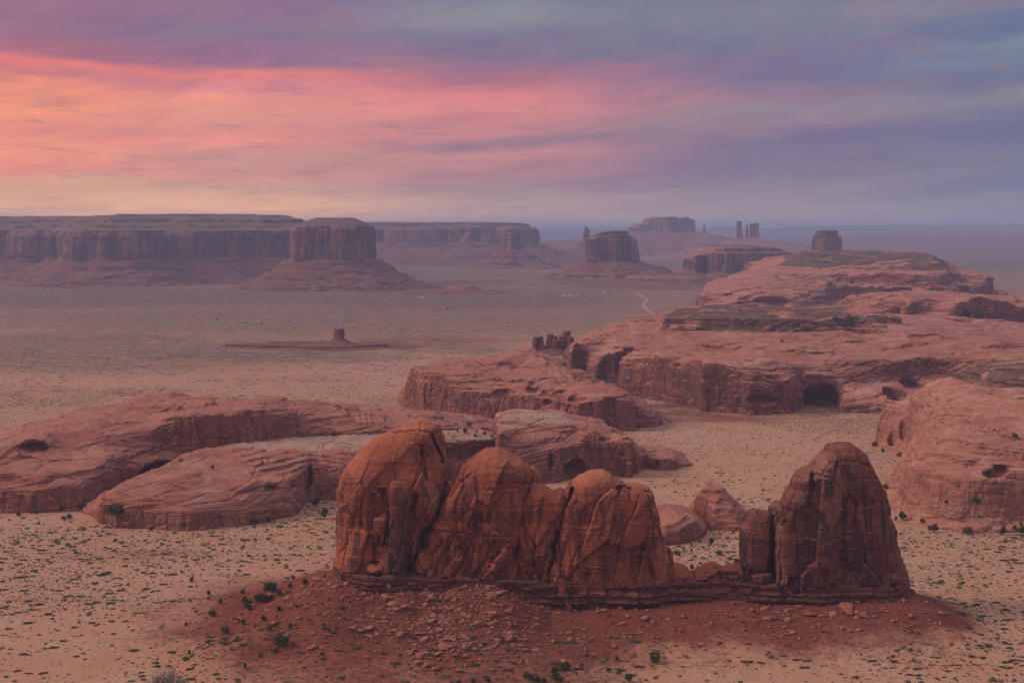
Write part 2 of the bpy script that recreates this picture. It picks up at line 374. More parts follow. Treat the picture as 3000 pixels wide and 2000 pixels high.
# ================================================================== displacement styles
def slick(V, Q, amp=1.0, size=1.0, crack=1.0, lift=1.0):
    N = vnormals(V, Q); x, y, z = (V / size).T
    steep = 1 - np.abs(N[:, 2]); wall = sstep(.45, .8, steep); flat = 1 - wall
    wz = z + 24 * fbm(x * .006, y * .006, z * .006, 3) + 6 * vnoise(x * .03, y * .03, z * .02)
    l1 = np.tanh(4 * vnoise(x * .006, y * .006, wz * .13 + 20))
    # cross-bedding: sets of laminae, each set tilted its own way and cut off by the next
    F1, F2, o = cells3(x / 75 + .3 * vnoise(x * .02, y * .02, 1.), y / 75, (z + 10 * fbm(x * .008, y * .008, 5., 2)) / 13)
    ph = o[2] * 13 + (o[4] * o[0] + o[5] * o[1]) * 26
    xb = np.tanh(3.5 * vnoise(ph * .55, o[3] * 40, 2.0)); xb2 = np.tanh(3.5 * vnoise(ph * 1.4, o[3] * 40, 9.0))
    setedge = np.exp(-((F2 - F1) / .045) ** 2)
    lump = fbm(x * .018, y * .018, z * .022, 4)
    f1, e1 = facet(x, y, z, (15, 15, 55), .6, .055); f2, e2 = facet(x, y, z, (5.5, 5.5, 20), .6, .075)
    fl = np.abs(vnoise(x * .06, y * .06, z * .004)) - .35
    pit = np.clip(vnoise(x * .11, y * .11, z * .13 + 5) - .50, 0, 1)
    d = 4.2 * lump * lift + (.8 * l1 + .48 * xb + .26 * xb2) * (.25 + .75 * flat) - 1.3 * setedge * (.2 + .8 * flat)
    d = d + wall * crack * (1.3 * f1 - 2.0 * e1 + .5 * f2 - .7 * e2 + 2.0 * fl) - 4 * pit * (.35 + .65 * steep) + .45 * fbm(x * .16, y * .16, z * .2, 3)
    return V + N * (d * amp * size)[:, None], N
def mesa_disp(V, Q, zc, zt, amp=1.0, size=4.0):
    N = vnormals(V, Q); x, y, z = V.T
    xs, ys = x / size, y / size
    steep = np.clip((1 - np.abs(N[:, 2])) * 1.3, 0, 1)
    cl = sstep(zc - 12, zc + 12, z) * (1 - sstep(zt - 8, zt + 18, z)) * steep
    f1, e1 = facet(xs, ys, z / size, (22, 22, 220), .55, .06); f2, e2 = facet(xs, ys, z / size, (8, 8, 90), .5, .08)
    fl = np.abs(vnoise(xs * .03, ys * .03, z * .0008)); fl3 = vnoise(xs * .4, ys * .4, z * .01)
    d = cl * size * (9.0 * (fl - .35) + 3.2 * f1 - 3.6 * e1 + 1.1 * f2 - 1.3 * e2 + .5 * fl3)
    tl = (1 - sstep(zc - 10, zc + 8, z)) + sstep(zt - 5, zt + 15, z)
    wz = z + 14 * vnoise(xs * .02, ys * .02, 3.0)
    st = np.tanh(4 * vnoise(xs * .01, ys * .01, wz * .05)) + .7 * np.tanh(4 * vnoise(xs * .02, ys * .02, wz * .14))
    gul = np.abs(vnoise(xs * .05, ys * .05, z * .002)) + .5 * np.abs(vnoise(xs * .13, ys * .13, z * .004))
    d = d + tl * size * (1.3 * st + 2.8 * (gul - .4) + 1.4 * fbm(xs * .07, ys * .07, z * .01, 4) + 1.1 * fbm(xs * .3, ys * .3, z * .08, 2))
    d = d * np.where((N[:, 2] > .8) & (z > zt), .3, 1.0)
    return V + N * (d * amp)[:, None], N

def gidx(V, xs, ys, zs, dd):
    i = np.round((V - np.array([xs[0], ys[0], zs[0]])) / np.array(dd)).astype(int)
    return np.clip(i, 0, np.array([len(xs), len(ys), len(zs)]) - 1)
def grid(b0, b1, dd):
    n = [int(math.ceil((b1[i] - b0[i]) / dd[i])) + 1 for i in range(3)]
    return [b0[i] + dd[i] * np.arange(n[i]) for i in range(3)]

# ------------------------------------------------------------------ slickrock formations from height contours
BASES = []                                    # ground footprints, kept clear of scrub
def contours(name, levels, dd, mats, label, cat='rock dome', ease=None, bulge=6.0, holes=(), lumps=(), capz=None, amp=1.0, size=1.0,
             warp=9.0, sig=1.0, partnames=None, plabels=None, group=None, flute=None, crack=1.0):
    pol = [(z, [np.stack(Wz(*np.array(p, float).T, z), 1) for p in ps]) for z, ps in levels]
    allp = np.concatenate(pol[0][1]); zmax = pol[-1][0] + bulge + 12 + max([0] + [l[3][2] * .6 for l in lumps])
    BASES.extend(pol[0][1])
    xs, ys, zs = grid((*allp.min(0) - 30, -14), (*allp.max(0) + 30, zmax), dd)
    X, Y = np.meshgrid(xs, ys, indexing='ij')
    k = 1 / (60 * size)
    Xw = X + warp * fbm(X * k, Y * k, 1.5, 3); Yw = Y + warp * fbm(X * k, Y * k, 8.5, 3)
    sds = [np.minimum.reduce([sdpoly(Xw, Yw, p) for p in ps]) for z, ps in pol]
    h = np.where(sds[0] > 0, -2.5 * sds[0] - 2, 0.0)
    for i, (z, _) in enumerate(pol):
        if i + 1 < len(pol):
            m = (sds[i] <= 0) & (sds[i + 1] > 0)
            t = -sds[i] / np.maximum(-sds[i] + sds[i + 1], 1e-3)
            e = ease[i] if ease else 0.75
            h = np.where(m, z + (pol[i + 1][0] - z) * np.clip(t, 0, 1) ** e, h)
        else:
            h = np.where(sds[i] <= 0, z + bulge * (1 - np.exp(sds[i] / (35 * size))), h)
    h = blur(h, sig)
    F1, F2, o = cells3((X / (95 * size)).astype(np.float32), (Y / (95 * size)).astype(np.float32), np.zeros(X.shape, np.float32))
    wzz = (h + 16 * fbm(X * .006 / size, Y * .006 / size, 5.0, 3) * size + (o[3] * o[0] + o[4] * o[1]) * 16 * size) / (6.5 * size)
    ff = wzz - np.floor(wzz)
    h = h + np.where(h > 2, 3.3 * size * np.clip(fbm(X * .012 / size, Y * .012 / size, 1.0, 3) * 1.6 + .55, 0, 1) * (sstep(.0, .13, ff) - ff), 0)
    top = sstep(12 * size, 40 * size, h) * (1 - .85 * sstep(pol[-2][0], pol[-1][0], h) * (capz is not None))
    h = h + top * (7.0 * size * fbm(X * .016 / size, Y * .016 / size, 12.0, 3))
    wq = (h + 30 * size * fbm(X * .005 / size, Y * .005 / size, 2.0, 3)) / (17 * size); fq = wq - np.floor(wq)
    h = h + top * 5.0 * size * np.clip(fbm(X * .01 / size, Y * .01 / size, 7.0, 3) * 2 + .5, 0, 1) * (sstep(0, .09, fq) - fq)
    gx, gy = np.gradient(h, dd[0], dd[1]); gr = np.sqrt(1 + gx ** 2 + gy ** 2)
    Fv = ((zs[None, None, :] - h[:, :, None]) / gr[:, :, None]).astype(np.float32)
    def ell(u, v, D, r):
        cx, cy, cz = Pd(u, v, D)
        e = np.sqrt(((xs - cx) / r[0])[:, None, None] ** 2 + ((ys - cy) / r[1])[None, :, None] ** 2 + ((zs - cz) / r[2])[None, None, :] ** 2)
        return ((e - 1) * min(r)).astype(np.float32), (float(cx), float(cy), float(cz))
    for u, v, D, r in lumps: Fv = smin(Fv, ell(u, v, D, r)[0], 5.0 * size)
    hc = []; F_0 = Fv; tt = np.arange(900, 9000, dd[1] * .5)
    for u, v, off, r in holes:
        hx, hy, hz = Pd(np.full(len(tt), u), np.full(len(tt), v), tt)
        i3 = [np.round((a - g[0]) / e).astype(int) for a, g, e in ((hx, xs, dd[0]), (hy, ys, dd[1]), (hz, zs, dd[2]))]
        ok = np.all([(i3[j] >= 0) & (i3[j] < Fv.shape[j]) for j in range(3)], 0)
        f = np.where(ok, F_0[tuple(np.clip(i3[j], 0, Fv.shape[j] - 1) for j in range(3))], 1)
        if not (f < 0).any(): continue
        D = float(tt[np.argmax(f < 0)]) + off * r[1]
        e, c = ell(u, v, D, r); Fv = smax(Fv, -e, 1.5 * size); hc.append((c, r))
    V, Q = nets(Fv, (xs[0], ys[0], zs[0]), dd)
    if dd[0] < 3.2 and len(V) < 330000: V, Q = subdivide(V, Q)
    V0 = V
    V, N = slick(V, Q, amp, size, crack)
    if flute:
        x, y, z = V.T / size; st = np.clip((1 - np.abs(N[:, 2])) * 1.5 - .35, 0, 1)
        V = V + N * ((np.abs(vnoise(x * .07, y * .07, z * .004)) - .3) * flute * st * size)[:, None]
    fc = V0[Q].mean(1)
    part = np.zeros(len(Q), int)
    if capz is not None:
        cz = capz[0] + capz[1] * fbm(fc[:, 0] * .01, fc[:, 1] * .01, 2.0, 3)
        ok = fc[:, 2] > cz
        if len(capz) > 2:
            P2 = np.stack(Wz(*np.array(capz[2], float).T, capz[0]), 1)
            ok &= sdpoly(fc[:, 0], fc[:, 1], P2) < 26 * size * fbm(fc[:, 0] * .025 / size, fc[:, 1] * .025 / size, 3.0, 4)
        ok &= fbm(fc[:, 0] * .02 / size, fc[:, 1] * .05 / size, fc[:, 2] * .12, 3) > -.27
        part[ok] = 1
    for hi, (c, r) in enumerate(hc):
        e = np.sqrt((((fc - np.array(c)) / np.array(r)) ** 2).sum(1)); part[(e < 1.06) & (part < 2)] = 2 + hi
    return emit(name, V, Q, part, partnames or ['slickrock_body', 'cap_ledges', 'alcove', 'alcove', 'alcove', 'alcove', 'alcove', 'alcove', 'alcove', 'alcove'], [mats[0], mats[1]] + [mats[0]] * 8, label, cat, group, plabels)

# ------------------------------------------------------------------ mesas and buttes: plan outline + vertical profile
def mesa(name, outline, prof, dd, zc, zt, label, cat='mesa', warp=25.0, amp=1.0, size=4.0, sink=20, extra=None, mats=None, topvar=0, group=None, sil=None):
    """prof: (z, outward offset) pairs; outline drawn at the cliff foot"""
    P = np.array([XY(u, D) for u, D in outline]); pz, pr = np.array(prof, float).T
    pad = pr.max() + warp + 20
    xs, ys, zs = grid((*P.min(0) - pad, -sink), (*P.max(0) + pad, pz[-1] + 30), dd)
    X, Y = np.meshgrid(xs, ys, indexing='ij')
    k = 1 / (45 * size)
    Xw = X + warp * fbm(X * k, Y * k, 1.5, 4); Yw = Y + warp * fbm(X * k, Y * k, 8.5, 4)
    sdv = sdpoly(Xw, Yw, P)
    swell = 1 + .34 * fbm(X * k * .8, Y * k * .8, 6.0, 4)
    zj = topvar * fbm(X * k * .5, Y * k * .5, 4.0, 3)
    Zg = zs[None, None, :] + zj[:, :, None]
    r = np.interp(zs, pz, pr)[None, None, :] if not topvar else np.interp(Zg, pz, pr)
    r = np.where(r > 12, 12 + (r - 12) * swell[:, :, None], r)
    slope = np.abs(np.gradient(np.interp(zs, pz, pr), dd[2]))[None, None, :]
    Fv = (sdv[:, :, None] - r) / np.sqrt(1 + np.minimum(slope, 12) ** 2)
    Fv = np.maximum(Fv, (Zg - pz[-1]) + 0 * Fv).astype(np.float32)
    if sil is not None:
        sx, sy, sz = Pd(*np.array(sil, float).T, P[:, 1].mean()); SP = np.stack([sx, sz], 1)
        SP = np.concatenate([SP, [[SP[-1, 0], -900], [SP[0, 0], -900]]])
        XX, ZZ = np.meshgrid(xs, zs, indexing='ij')
        ds = sdpoly(XX, ZZ, SP) - 60 * (1 - sstep(zc * .85, zc * 1.02, ZZ)) * 30
        Fv = np.maximum(Fv, ds[:, None, :]).astype(np.float32)
    V, Q = nets(Fv, (xs[0], ys[0], zs[0]), dd)
    V0 = V; V, N = mesa_disp(V, Q, zc, zt, amp, size)
    fz = V0[Q][:, :, 2].mean(1) + (zc * .06) * vnoise(V0[Q[:, 0], 0] * .01, V0[Q[:, 0], 1] * .01, 1.0)
    part = np.where(fz < zc, 1, np.where(fz > zt, 2, 0))
    return emit(name, V, Q, part, ['cliff', 'talus_slope', 'caprock'], mats or [M['cliff'], M['talus'], M['mesacap']], label, cat, group)

# ================================================================== ground
AX = np.array([Pd(990, 1700, 1115)[:2], Pd(2680, 1750, 1100)[:2]], float)     # axis of the front fins
CREST_U = [700, 900, 1000, 1090, 1190, 1300, 1440, 1520, 1600, 1700, 1900, 2200, 2670, 2900, 3100]
CREST_H = [14, 29, 32, 28, 32, 28, 33, 24, 15, 11, 13, 15, 15, 7, 2]
def mound(x, y):
    u = x / 1108.0 * F0 + 1500
    hc = np.interp(u, CREST_U, CREST_H) + 2.5 * vnoise(x * .03, 1.0, 4.0)
    yc = np.interp(x, AX[:, 0], AX[:, 1])
    over = np.maximum(np.maximum(AX[0, 0] - x, x - AX[1, 0]), 0)
    n = yc - y                                                    # positive in front
    dist = np.sqrt(np.where(n > 0, np.maximum(n - 22, 0), np.maximum(-n - 20, 0) * 1.9) ** 2 + (over * np.where(x > 0, 1.9, 1.1)) ** 2)
    L = np.interp(u, [600, 1200, 1650, 2700], [155, 175, 150, 100])
    return hc * np.clip(1 - dist / L, 0, 1) ** 1.25, dist
def gz(x, y):
    x = np.asarray(x, float); y = np.asarray(y, float)
    far = sstep(3000, 9000, y)
    b = (2.2 * fbm(x * .004, y * .004, .5, 3) + .5 * fbm(x * .03, y * .03, 4.5, 2)) * (1 - far * .7) + far * 6 * fbm(x * .0007, y * .0007, 9.0, 3)
    mh, dist = mound(x, y)
    g = np.clip(1.3 - np.abs(dist - 60) / 75, 0, 1)
    # dry washes and low ledges on the talus skirt
    rough = g * (1.5 * np.tanh(5 * vnoise(x * .012, y * .045, 2.0)) + .8 * np.tanh(5 * vnoise(x * .03, y * .11, 5.0)) + 2.2 * (np.abs(vnoise(x * .05, y * .02, 6.0)) - .4) + .9 * fbm(x * .12, y * .12, 2.0, 3))
    return b + mh + rough
def build_ground():
    y0 = np.arange(880, 2500, 2.3); y1 = [2500.0]
    while y1[-1] < 95000: y1.append(y1[-1] * 1.0042 if y1[-1] < 14000 else y1[-1] * 1.03)
    yb = np.concatenate([[-4000, -2000, -800, 0, 400, 700, 800, 850], y0, np.array(y1)])
    tx = np.linspace(-1, 1, 861)
    wdt = np.where(yb < 880, 4000, 0.44 * yb + 150) ; wdt = np.where(yb > 9000, 0.44 * yb + 150 + (yb - 9000) * .35, wdt)
    Yg = np.repeat(yb[:, None], len(tx), 1); Xg = tx[None, :] * wdt[:, None]
    Zg = gz(Xg, Yg)
    V = np.stack([Xg, Yg, Zg], 2).reshape(-1, 3)
    n, m = Xg.shape; i = np.arange(n * m).reshape(n, m)
    Q = np.stack([i[:-1, :-1], i[:-1, 1:], i[1:, 1:], i[1:, :-1]], 2).reshape(-1, 4)
    x, y = V[:, 0], V[:, 1]
    mh, dist = mound(x, y)
    nn = fbm(x * .02, y * .02, 3.3, 4)
    red = np.clip(1.25 - (dist + 45 * nn) / np.interp(x, [-250, -130, 30, 120, 300], [165, 275, 240, 135, 80]), 0, 1)
    # red earth and scrub belts on the plain, placed where they lie
    u = x / np.maximum(y, 1) * F0 + 1500; v = HOR + H * F0 / np.maximum(y, 200)
    def spot(uc, vc, ru, rv, k=1.0):
        e = ((u - uc + 60 * nn) / ru) ** 2 + ((v - vc + 10 * nn) / rv) ** 2
        return k * np.clip(1.3 - e, 0, 1)
    for a in ((960, 1013, 330, 15, .9), (1250, 1000, 300, 22, .55), (1900, 826, 380, 26, .8), (1400, 826, 210, 9, .7), (1100, 850, 130, 12, .6), (2000, 1215, 420, 40, .55), (350, 1640, 300, 30, .35), (200, 1150, 420, 18, .30), (800, 1110, 300, 14, .28), (2500, 1420, 260, 30, .2), (100, 1780, 200, 40, .22), (2300, 1205, 300, 26, .35)):
        red = np.maximum(red, spot(*a))
    green = np.zeros(len(V))
    for a in ((300, 1040, 700, 60, .75), (900, 940, 900, 50, .45), (300, 870, 900, 34, 1), (1300, 875, 620, 40, .9), (1150, 800, 500, 26, .7), (250, 1000, 420, 26, .75), (700, 1045, 520, 26, .95), (1300, 1025, 260, 14, .6), (1900, 770, 360, 20, .9), (2800, 770, 420, 25, .9), (2960, 890, 130, 22, 1), (2500, 1290, 200, 60, .5), (1700, 880, 260, 22, .5), (150, 830, 300, 14, .5)):
        green = np.maximum(green, spot(*a))
    g = mesh('ground', V, Q, ground_mat(), attrs={'red': red, 'green': green})
    tag(g, kind='structure')
def ground_mat():
    m = bpy.data.materials.new('desert_ground'); m.use_nodes = True; t = NT(m.node_tree); t.n.clear()
    P = t.new('ShaderNodeNewGeometry').outputs['Position']; p = t.sep(P)
    red = t.new('ShaderNodeAttribute', attribute_name='red').outputs['Fac']
    grn = t.new('ShaderNodeAttribute', attribute_name='green').outputs['Fac']
    n0 = t.noise(P, 0.0022, 6, 0.6); n1 = t.noise(P, 0.017, 6, 0.6); n2 = t.noise(P, 0.22, 6, 0.65); n3 = t.noise(P, 1.1, 4, 0.6)
    c = t.mix(t.step(n1, 0.35, 0.68), (0.49, 0.240, 0.150), (0.57, 0.318, 0.212))
    c = t.mix(t.math('MULTIPLY', t.step(n0, 0.42, 0.62), 0.6), c, (0.54, 0.285, 0.215))
    c = t.mix(t.math('MULTIPLY', t.step(n2, 0.50, 0.72), 0.35), c, (0.36, 0.18, 0.12))
    c = t.mix(t.math('MULTIPLY', t.math('MULTIPLY', t.step(n1, 0.42, 0.60), t.step(n2, 0.44, 0.62)), 0.5), c, (0.26, 0.185, 0.105))
    redc = t.mix(t.step(n2, 0.36, 0.66), (0.235, 0.068, 0.044), (0.175, 0.050, 0.036))
    redc = t.mix(t.math('MULTIPLY', t.step(n3, 0.56, 0.70), 0.5), redc, (0.32, 0.125, 0.085))
    c = t.mix(t.step(t.math('ADD', red, t.math('ADD', t.math('MULTIPLY', t.math('SUBTRACT', n1, 0.5), 1.1), t.math('MULTIPLY', t.math('SUBTRACT', n2, 0.5), 0.7))), 0.08, 0.86), c, redc)
    # scrub cover too far off to stand as bushes: cells of brush, denser in the green belts
    far = t.step(p[1], 2000, 2600)
    dens = t.math('ADD', t.math('MULTIPLY', grn, 0.60), t.math('MULTIPLY', t.step(t.math('ADD', n0, t.math('MULTIPLY', t.math('SUBTRACT', n1, 0.5), 0.7)), 0.36, 0.62), 0.62))
    dens = t.math('ADD', dens, t.math('MULTIPLY', t.step(p[1], 4200, 9000), 0.30))
    def cells(scale, keep, r):
        vo = t.new('ShaderNodeTexVoronoi'); t.put(vo.inputs['Vector'], t.vmath('MULTIPLY', P, (1, 1, 0))); vo.inputs['Scale'].default_value = scale
        rn = t.sep(vo.outputs['Color'])[0]
        k = t.math('LESS_THAN', rn, t.math('MULTIPLY', dens, keep))
        return t.math('MULTIPLY', t.step(vo.outputs['Distance'], r, r * .6), k)
    s = t.math('MAXIMUM', cells(0.16, 1.0, 0.42), t.math('MULTIPLY', cells(0.060, 0.75, 0.42), 0.95))
    s = t.math('MULTIPLY', s, far)
    c = t.mix(t.math('MULTIPLY', t.math('MULTIPLY', t.math('MULTIPLY', grn, far), t.step(n1, 0.2, 0.62)), 0.85), c, t.mix(n1, (0.135, 0.108, 0.082), (0.215, 0.150, 0.115)))
    c = t.mix(t.math('MULTIPLY', t.math('MULTIPLY', t.step(p[1], 2500, 5000), t.step(n1, 0.15, 0.55)), 0.64), c, (0.200, 0.128, 0.102))
    c = t.mix(t.math('MULTIPLY', s, 0.95), c, (0.062, 0.055, 0.038))
    bp = t.new('ShaderNodeBump'); bp.inputs['Strength'].default_value = 0.5; bp.inputs['Distance'].default_value = 0.8
    t.put(bp.inputs['Height'], t.math('ADD', n2, t.math('MULTIPLY', n3, 0.4)))
    bs = t.new('ShaderNodeBsdfPrincipled'); t.put(bs.inputs['Base Color'], c); bs.inputs['Roughness'].default_value = 1.0; bs.inputs['Specular IOR Level'].default_value = 0.05
    t.put(bs.inputs['Normal'], bp.outputs[0]); t.put(t.new('ShaderNodeOutputMaterial').inputs[0], bs.outputs[0])
    return m
build_ground()

# ================================================================== the front fins
def build_fins():
    dd = (1.05, 1.15, 1.05); Y0 = 1105.0; k = Y0 / F0
    LOBES = {                                  # silhouette (photo px on the plane Y0), rounding, half thickness, depth shift, yaw, varnished
     'left_fin': ([(992,1760),(988,1638),(1002,1533),(993,1480),(989,1438),(998,1403),(1016,1368),(1040,1340),(1068,1312),(1100,1286),(1142,1265),(1152,1256),(1209,1242),(1237,1234),(1279,1240),(1293,1270),(1303,1312),(1312,1354),(1314,1400),(1304,1445),(1296,1490),(1262,1570),(1225,1680),(1215,1760)], 29, 36, 8, 0.0),
     'pillar': ([(1112,1760),(1117,1677),(1134,1560),(1146,1500),(1136,1440),(1140,1415),(1152,1398),(1170,1393),(1188,1400),(1204,1425),(1214,1440),(1206,1480),(1200,1560),(1196,1677),(1196,1760)], 10, 20, -14, 0.2),
     'knob': ([(1240,1600),(1250,1500),(1244,1450),(1240,1415),(1250,1397),(1266,1393),(1284,1400),(1297,1425),(1300,1470),(1290,1500),(1270,1600)], 10, 16, -13, 0.2),
     'middle_fin': ([(1188,1760),(1193,1690),(1251,1568),(1286,1509),(1300,1466),(1314,1431),(1342,1386),(1359,1354),(1391,1330),(1426,1312),(1458,1308),(1493,1319),(1528,1340),(1549,1365),(1556,1400),(1548,1440),(1530,1500),(1528,1600),(1530,1760)], 22, 27, -5, -0.10),
     'back_lobe': ([(1540,1600),(1545,1400),(1562,1383),(1580,1395),(1591,1412),(1596,1600)], 12, 14, 20, 0.0),
     'block': ([(1500,1760),(1512,1600),(1524,1490),(1540,1440),(1552,1421),(1587,1414),(1612,1428),(1625,1437),(1647,1426),(1656,1440),(1652,1500),(1632,1600),(1612,1760)], 16, 25, -8, -0.05),
     'right_mid_fin': ([(1560,1760),(1600,1640),(1640,1500),(1654,1440),(1675,1409),(1696,1391),(1728,1377),(1767,1371),(1791,1379),(1816,1402),(1830,1414),(1858,1412),(1886,1421),(1900,1433),(1905,1458),(1917,1475),(1926,1507),(1933,1545),(1942,1588),(1956,1633),(1962,1660),(1965,1760)], 20, 28, -3, 0.12),
     'saddle': ([(1930,1770),(1950,1665),(1970,1654),(1991,1652),(2008,1664),(2015,1679),(2033,1684),(2047,1668),(2066,1652),(2088,1643),(2108,1654),(2118,1662),(2149,1653),(2175,1646),(2200,1650),(2200,1770)], 8, 15, 0, 0.0),
     'shoulder': ([(2169,1790),(2168,1594),(2169,1545),(2182,1525),(2192,1499),(2211,1488),(2226,1495),(2253,1496),(2262,1520),(2262,1790)], 12, 20, -2, 0.1),
     'right_fin': ([(2240,1790),(2250,1560),(2257,1476),(2276,1466),(2284,1472),(2295,1441),(2314,1422),(2322,1399),(2337,1382),(2360,1371),(2377,1369),(2398,1346),(2425,1323),(2437,1304),(2464,1298),(2498,1302),(2513,1315),(2540,1338),(2555,1372),(2571,1399),(2582,1434),(2588,1468),(2597,1510),(2617,1548),(2624,1587),(2640,1633),(2659,1667),(2668,1700),(2676,1790)], 20, 27, 0, 0.16),
    }
    CR = [([(1122,1700),(1135,1560),(1147,1490),(1138,1440),(1128,1420)],6,9),([(1198,1690),(1203,1560),(1213,1480),(1225,1435)],8,10),([(1237,1290),(1245,1340),(1257,1393)],2.5,4.5),([(1262,1262),(1285,1310),(1300,1352)],2.5,4),
      ([(1104,1430),(1110,1500),(1106,1690)],4,3.2),([(1066,1690),(1070,1560),(1064,1440)],4,2.2),([(1022,1690),(1026,1540)],3,2),([(1232,1238),(1236,1262)],2,3),([(1142,1268),(1230,1256),(1290,1268)],2,1.8),
      ([(1190,1695),(1243,1575),(1280,1510),(1299,1465),(1313,1425)],7,10),([(1240,1690),(1272,1620),(1296,1565)],5,5),([(1318,1695),(1368,1605),(1398,1530),(1412,1480)],4.5,5),([(1383,1698),(1402,1655),(1440,1590),(1450,1560)],4.5,5),
      ([(1265,1695),(1305,1600),(1338,1550)],4,4),([(1440,1700),(1465,1640),(1490,1570)],4,4),([(1515,1700),(1513,1640),(1516,1545),(1527,1480),(1547,1425),(1555,1385)],4,5),
      ([(1250,1533),(1340,1538),(1420,1548),(1512,1551)],3,2.6),([(1425,1415),(1470,1412),(1505,1411),(1545,1400)],2.6,2.2),([(1345,1510),(1365,1480),(1400,1465)],2.5,2),([(1330,1440),(1352,1400),(1385,1370)],2.5,1.6),
      ([(1603,1700),(1609,1640),(1625,1590),(1648,1530),(1658,1470),(1674,1420)],3.5,4.5),([(1556,1700),(1566,1585),(1561,1560)],4,4.5),([(1575,1695),(1600,1600)],3,3),([(1752,1560),(1764,1490),(1785,1445),(1812,1416)],4.5,5.5),
      ([(1768,1705),(1762,1640),(1752,1560)],3.5,3.5),([(1885,1590),(1903,1655),(1908,1705)],3.5,3.5),([(1655,1700),(1668,1640),(1685,1590)],4,3.5),([(1713,1710),(1716,1650)],3,3),([(1690,1640),(1760,1640)],3,1.4),([(1660,1530),(1700,1532),(1755,1527)],2.5,2),
      ([(1890,1430),(1880,1480),(1845,1500)],2.6,2.2),([(1840,1420),(1835,1450)],2.6,2.5),
      ([(2246,1740),(2252,1640),(2256,1540),(2259,1505)],5,10),([(2348,1470),(2356,1430),(2368,1378)],4,6),([(2294,1745),(2300,1665)],4.5,4),([(2190,1745),(2193,1650)],3,3),([(2412,1745),(2418,1690)],4,4),
      ([(2586,1738),(2588,1700),(2605,1690)],3,3),([(2500,1740),(2508,1640),(2520,1500),(2510,1430)],3,2),([(2425,1400),(2440,1345),(2500,1340),(2530,1360)],3,2.2),([(2350,1745),(2345,1560)],4,2.4),([(2440,1740),(2445,1590),(2455,1430)],5,2.2),([(2560,1740),(2555,1600),(2540,1450)],4,2.4),
      ([(2300,1560),(2390,1566),(2480,1545)],3,1.2),([(2270,1560),(2262,1740)],3,2),
      ([(2015,1740),(2017,1680)],3.5,4),([(2080,1740),(2086,1690)],3.5,4),([(2101,1740),(2104,1668)],3.5,4),([(2140,1740),(2138,1690)],3,2.5),([(2040,1690),(2100,1672),(2150,1668)],3,2.5)]
    xa, xb = float(Pd(975, 1700, Y0)[0]) - 14, float(Pd(2690, 1700, Y0)[0]) + 16
    xs, ys, zs = grid((xa, Y0 - 66, 0), (xb, Y0 + 60, 172), dd)
    X, Z = np.meshgrid(xs, zs, indexing='ij')
    def p2m(P):
        x, _, z = Pd(*np.array(P, float).T, Y0); return np.stack([x, z], 1)
    Xw = X + 1.6 * fbm(X * .05, Z * .05, 2.0, 3); Zw = Z + 1.6 * fbm(X * .05, Z * .05, 7.0, 3)
    Yb = ys[None, :, None]; best = None; who = None; ybend = 0
    for i, (nm, (P, Rr, tm, yo, yaw)) in enumerate(LOBES.items()):
        P2 = p2m(P)
        if P[0][1] > 1680: P2[0, 1] = P2[-1, 1] = -120
        dI = -sdpoly(Xw, Zw, P2)
        xc = P2[:, 0].mean(); yc = Y0 + yo + yaw * (X - xc) + 3.5 * fbm(X * .02, Z * .012, 3.0 + i, 2)
        zb = np.clip(1 - (Z - 20) / max(P2[:, 1].max() - 20, 1), 0, 1)
        tt = tm * (0.80 + 0.17 * zb)
        ky = Rr / tt
        ay = np.abs(Yb - yc[:, None, :]) * ky[:, None, :]
        q = np.maximum(Rr - dI, 0)[:, None, :]
        e = 3.0
        f = ((q ** e + ay ** e) ** (1 / e) - Rr) / np.maximum(ky, .8)[:, None, :]
        f = f.astype(np.float32)
        if best is None: best, who = f, np.zeros(f.shape, np.int8)
        else:
            who = np.where(f < best, i, who).astype(np.int8); best = smin(best, f, 1.6)
    # joints carved through the fins
    Uc, Vc = None, None
    cr = np.zeros(X.shape)
    for P, wd, dp in CR:
        P2 = p2m(P); dl = sdline(X + 1.1 * vnoise(X * .16, Z * .12, 3.0), Z, P2)
        cr = np.maximum(cr, dp * np.exp(-(dl / (wd * k)) ** 2))
    best = best + (cr[:, None, :] * (Yb < Y0 + 8)).astype(np.float32)
    core = p2m([(1004,1760),(1014,1520),(1060,1370),(1150,1300),(1275,1290),(1300,1420),(1312,1425),(1345,1420),(1440,1345),(1520,1370),(1545,1440),(1600,1440),(1650,1460),(1700,1420),(1770,1395),(1880,1450),(1920,1560),(1948,1680),(2000,1690),(2180,1690),(2190,1540),(2250,1520),(2300,1470),(2420,1380),(2500,1340),(2560,1440),(2600,1600),(2650,1740)])
    core[0, 1] = core[-1, 1] = -120
    dI = -sdpoly(Xw, Zw, core); ay = np.abs(Yb - Y0 - 12) * 1.3
    best = smin(best, ((np.maximum(14 - dI, 0)[:, None, :] ** 2 + ay ** 2) ** .5 - 14).astype(np.float32), 3.0)
    # leaning ribs on the lower half of the middle fins
    c1 = X + .45 * Z
    mk = (1 - sstep(68, 96, Z)) * sstep(p2m([(1195, 1600)])[0, 0], p2m([(1260, 1600)])[0, 0], X) * (1 - sstep(p2m([(1640, 1600)])[0, 0], p2m([(1760, 1600)])[0, 0], X))
    cc = c1 + 2.5 * vnoise(X * .05, Z * .05, 1.0)
    ph = cc * .052 + .8 * vnoise(cc * .02, Z * .02, 5.0); ph2 = cc * .13 + .9 * vnoise(cc * .05, Z * .03, 8.0)
    fr = ph - np.floor(ph); fr2 = ph2 - np.floor(ph2)
    saw = fr - sstep(.80, 1.0, fr) + .35 * (fr2 - sstep(.75, 1.0, fr2))
    best = best - (mk * (6.5 * (saw - .95)))[:, None, :].astype(np.float32)
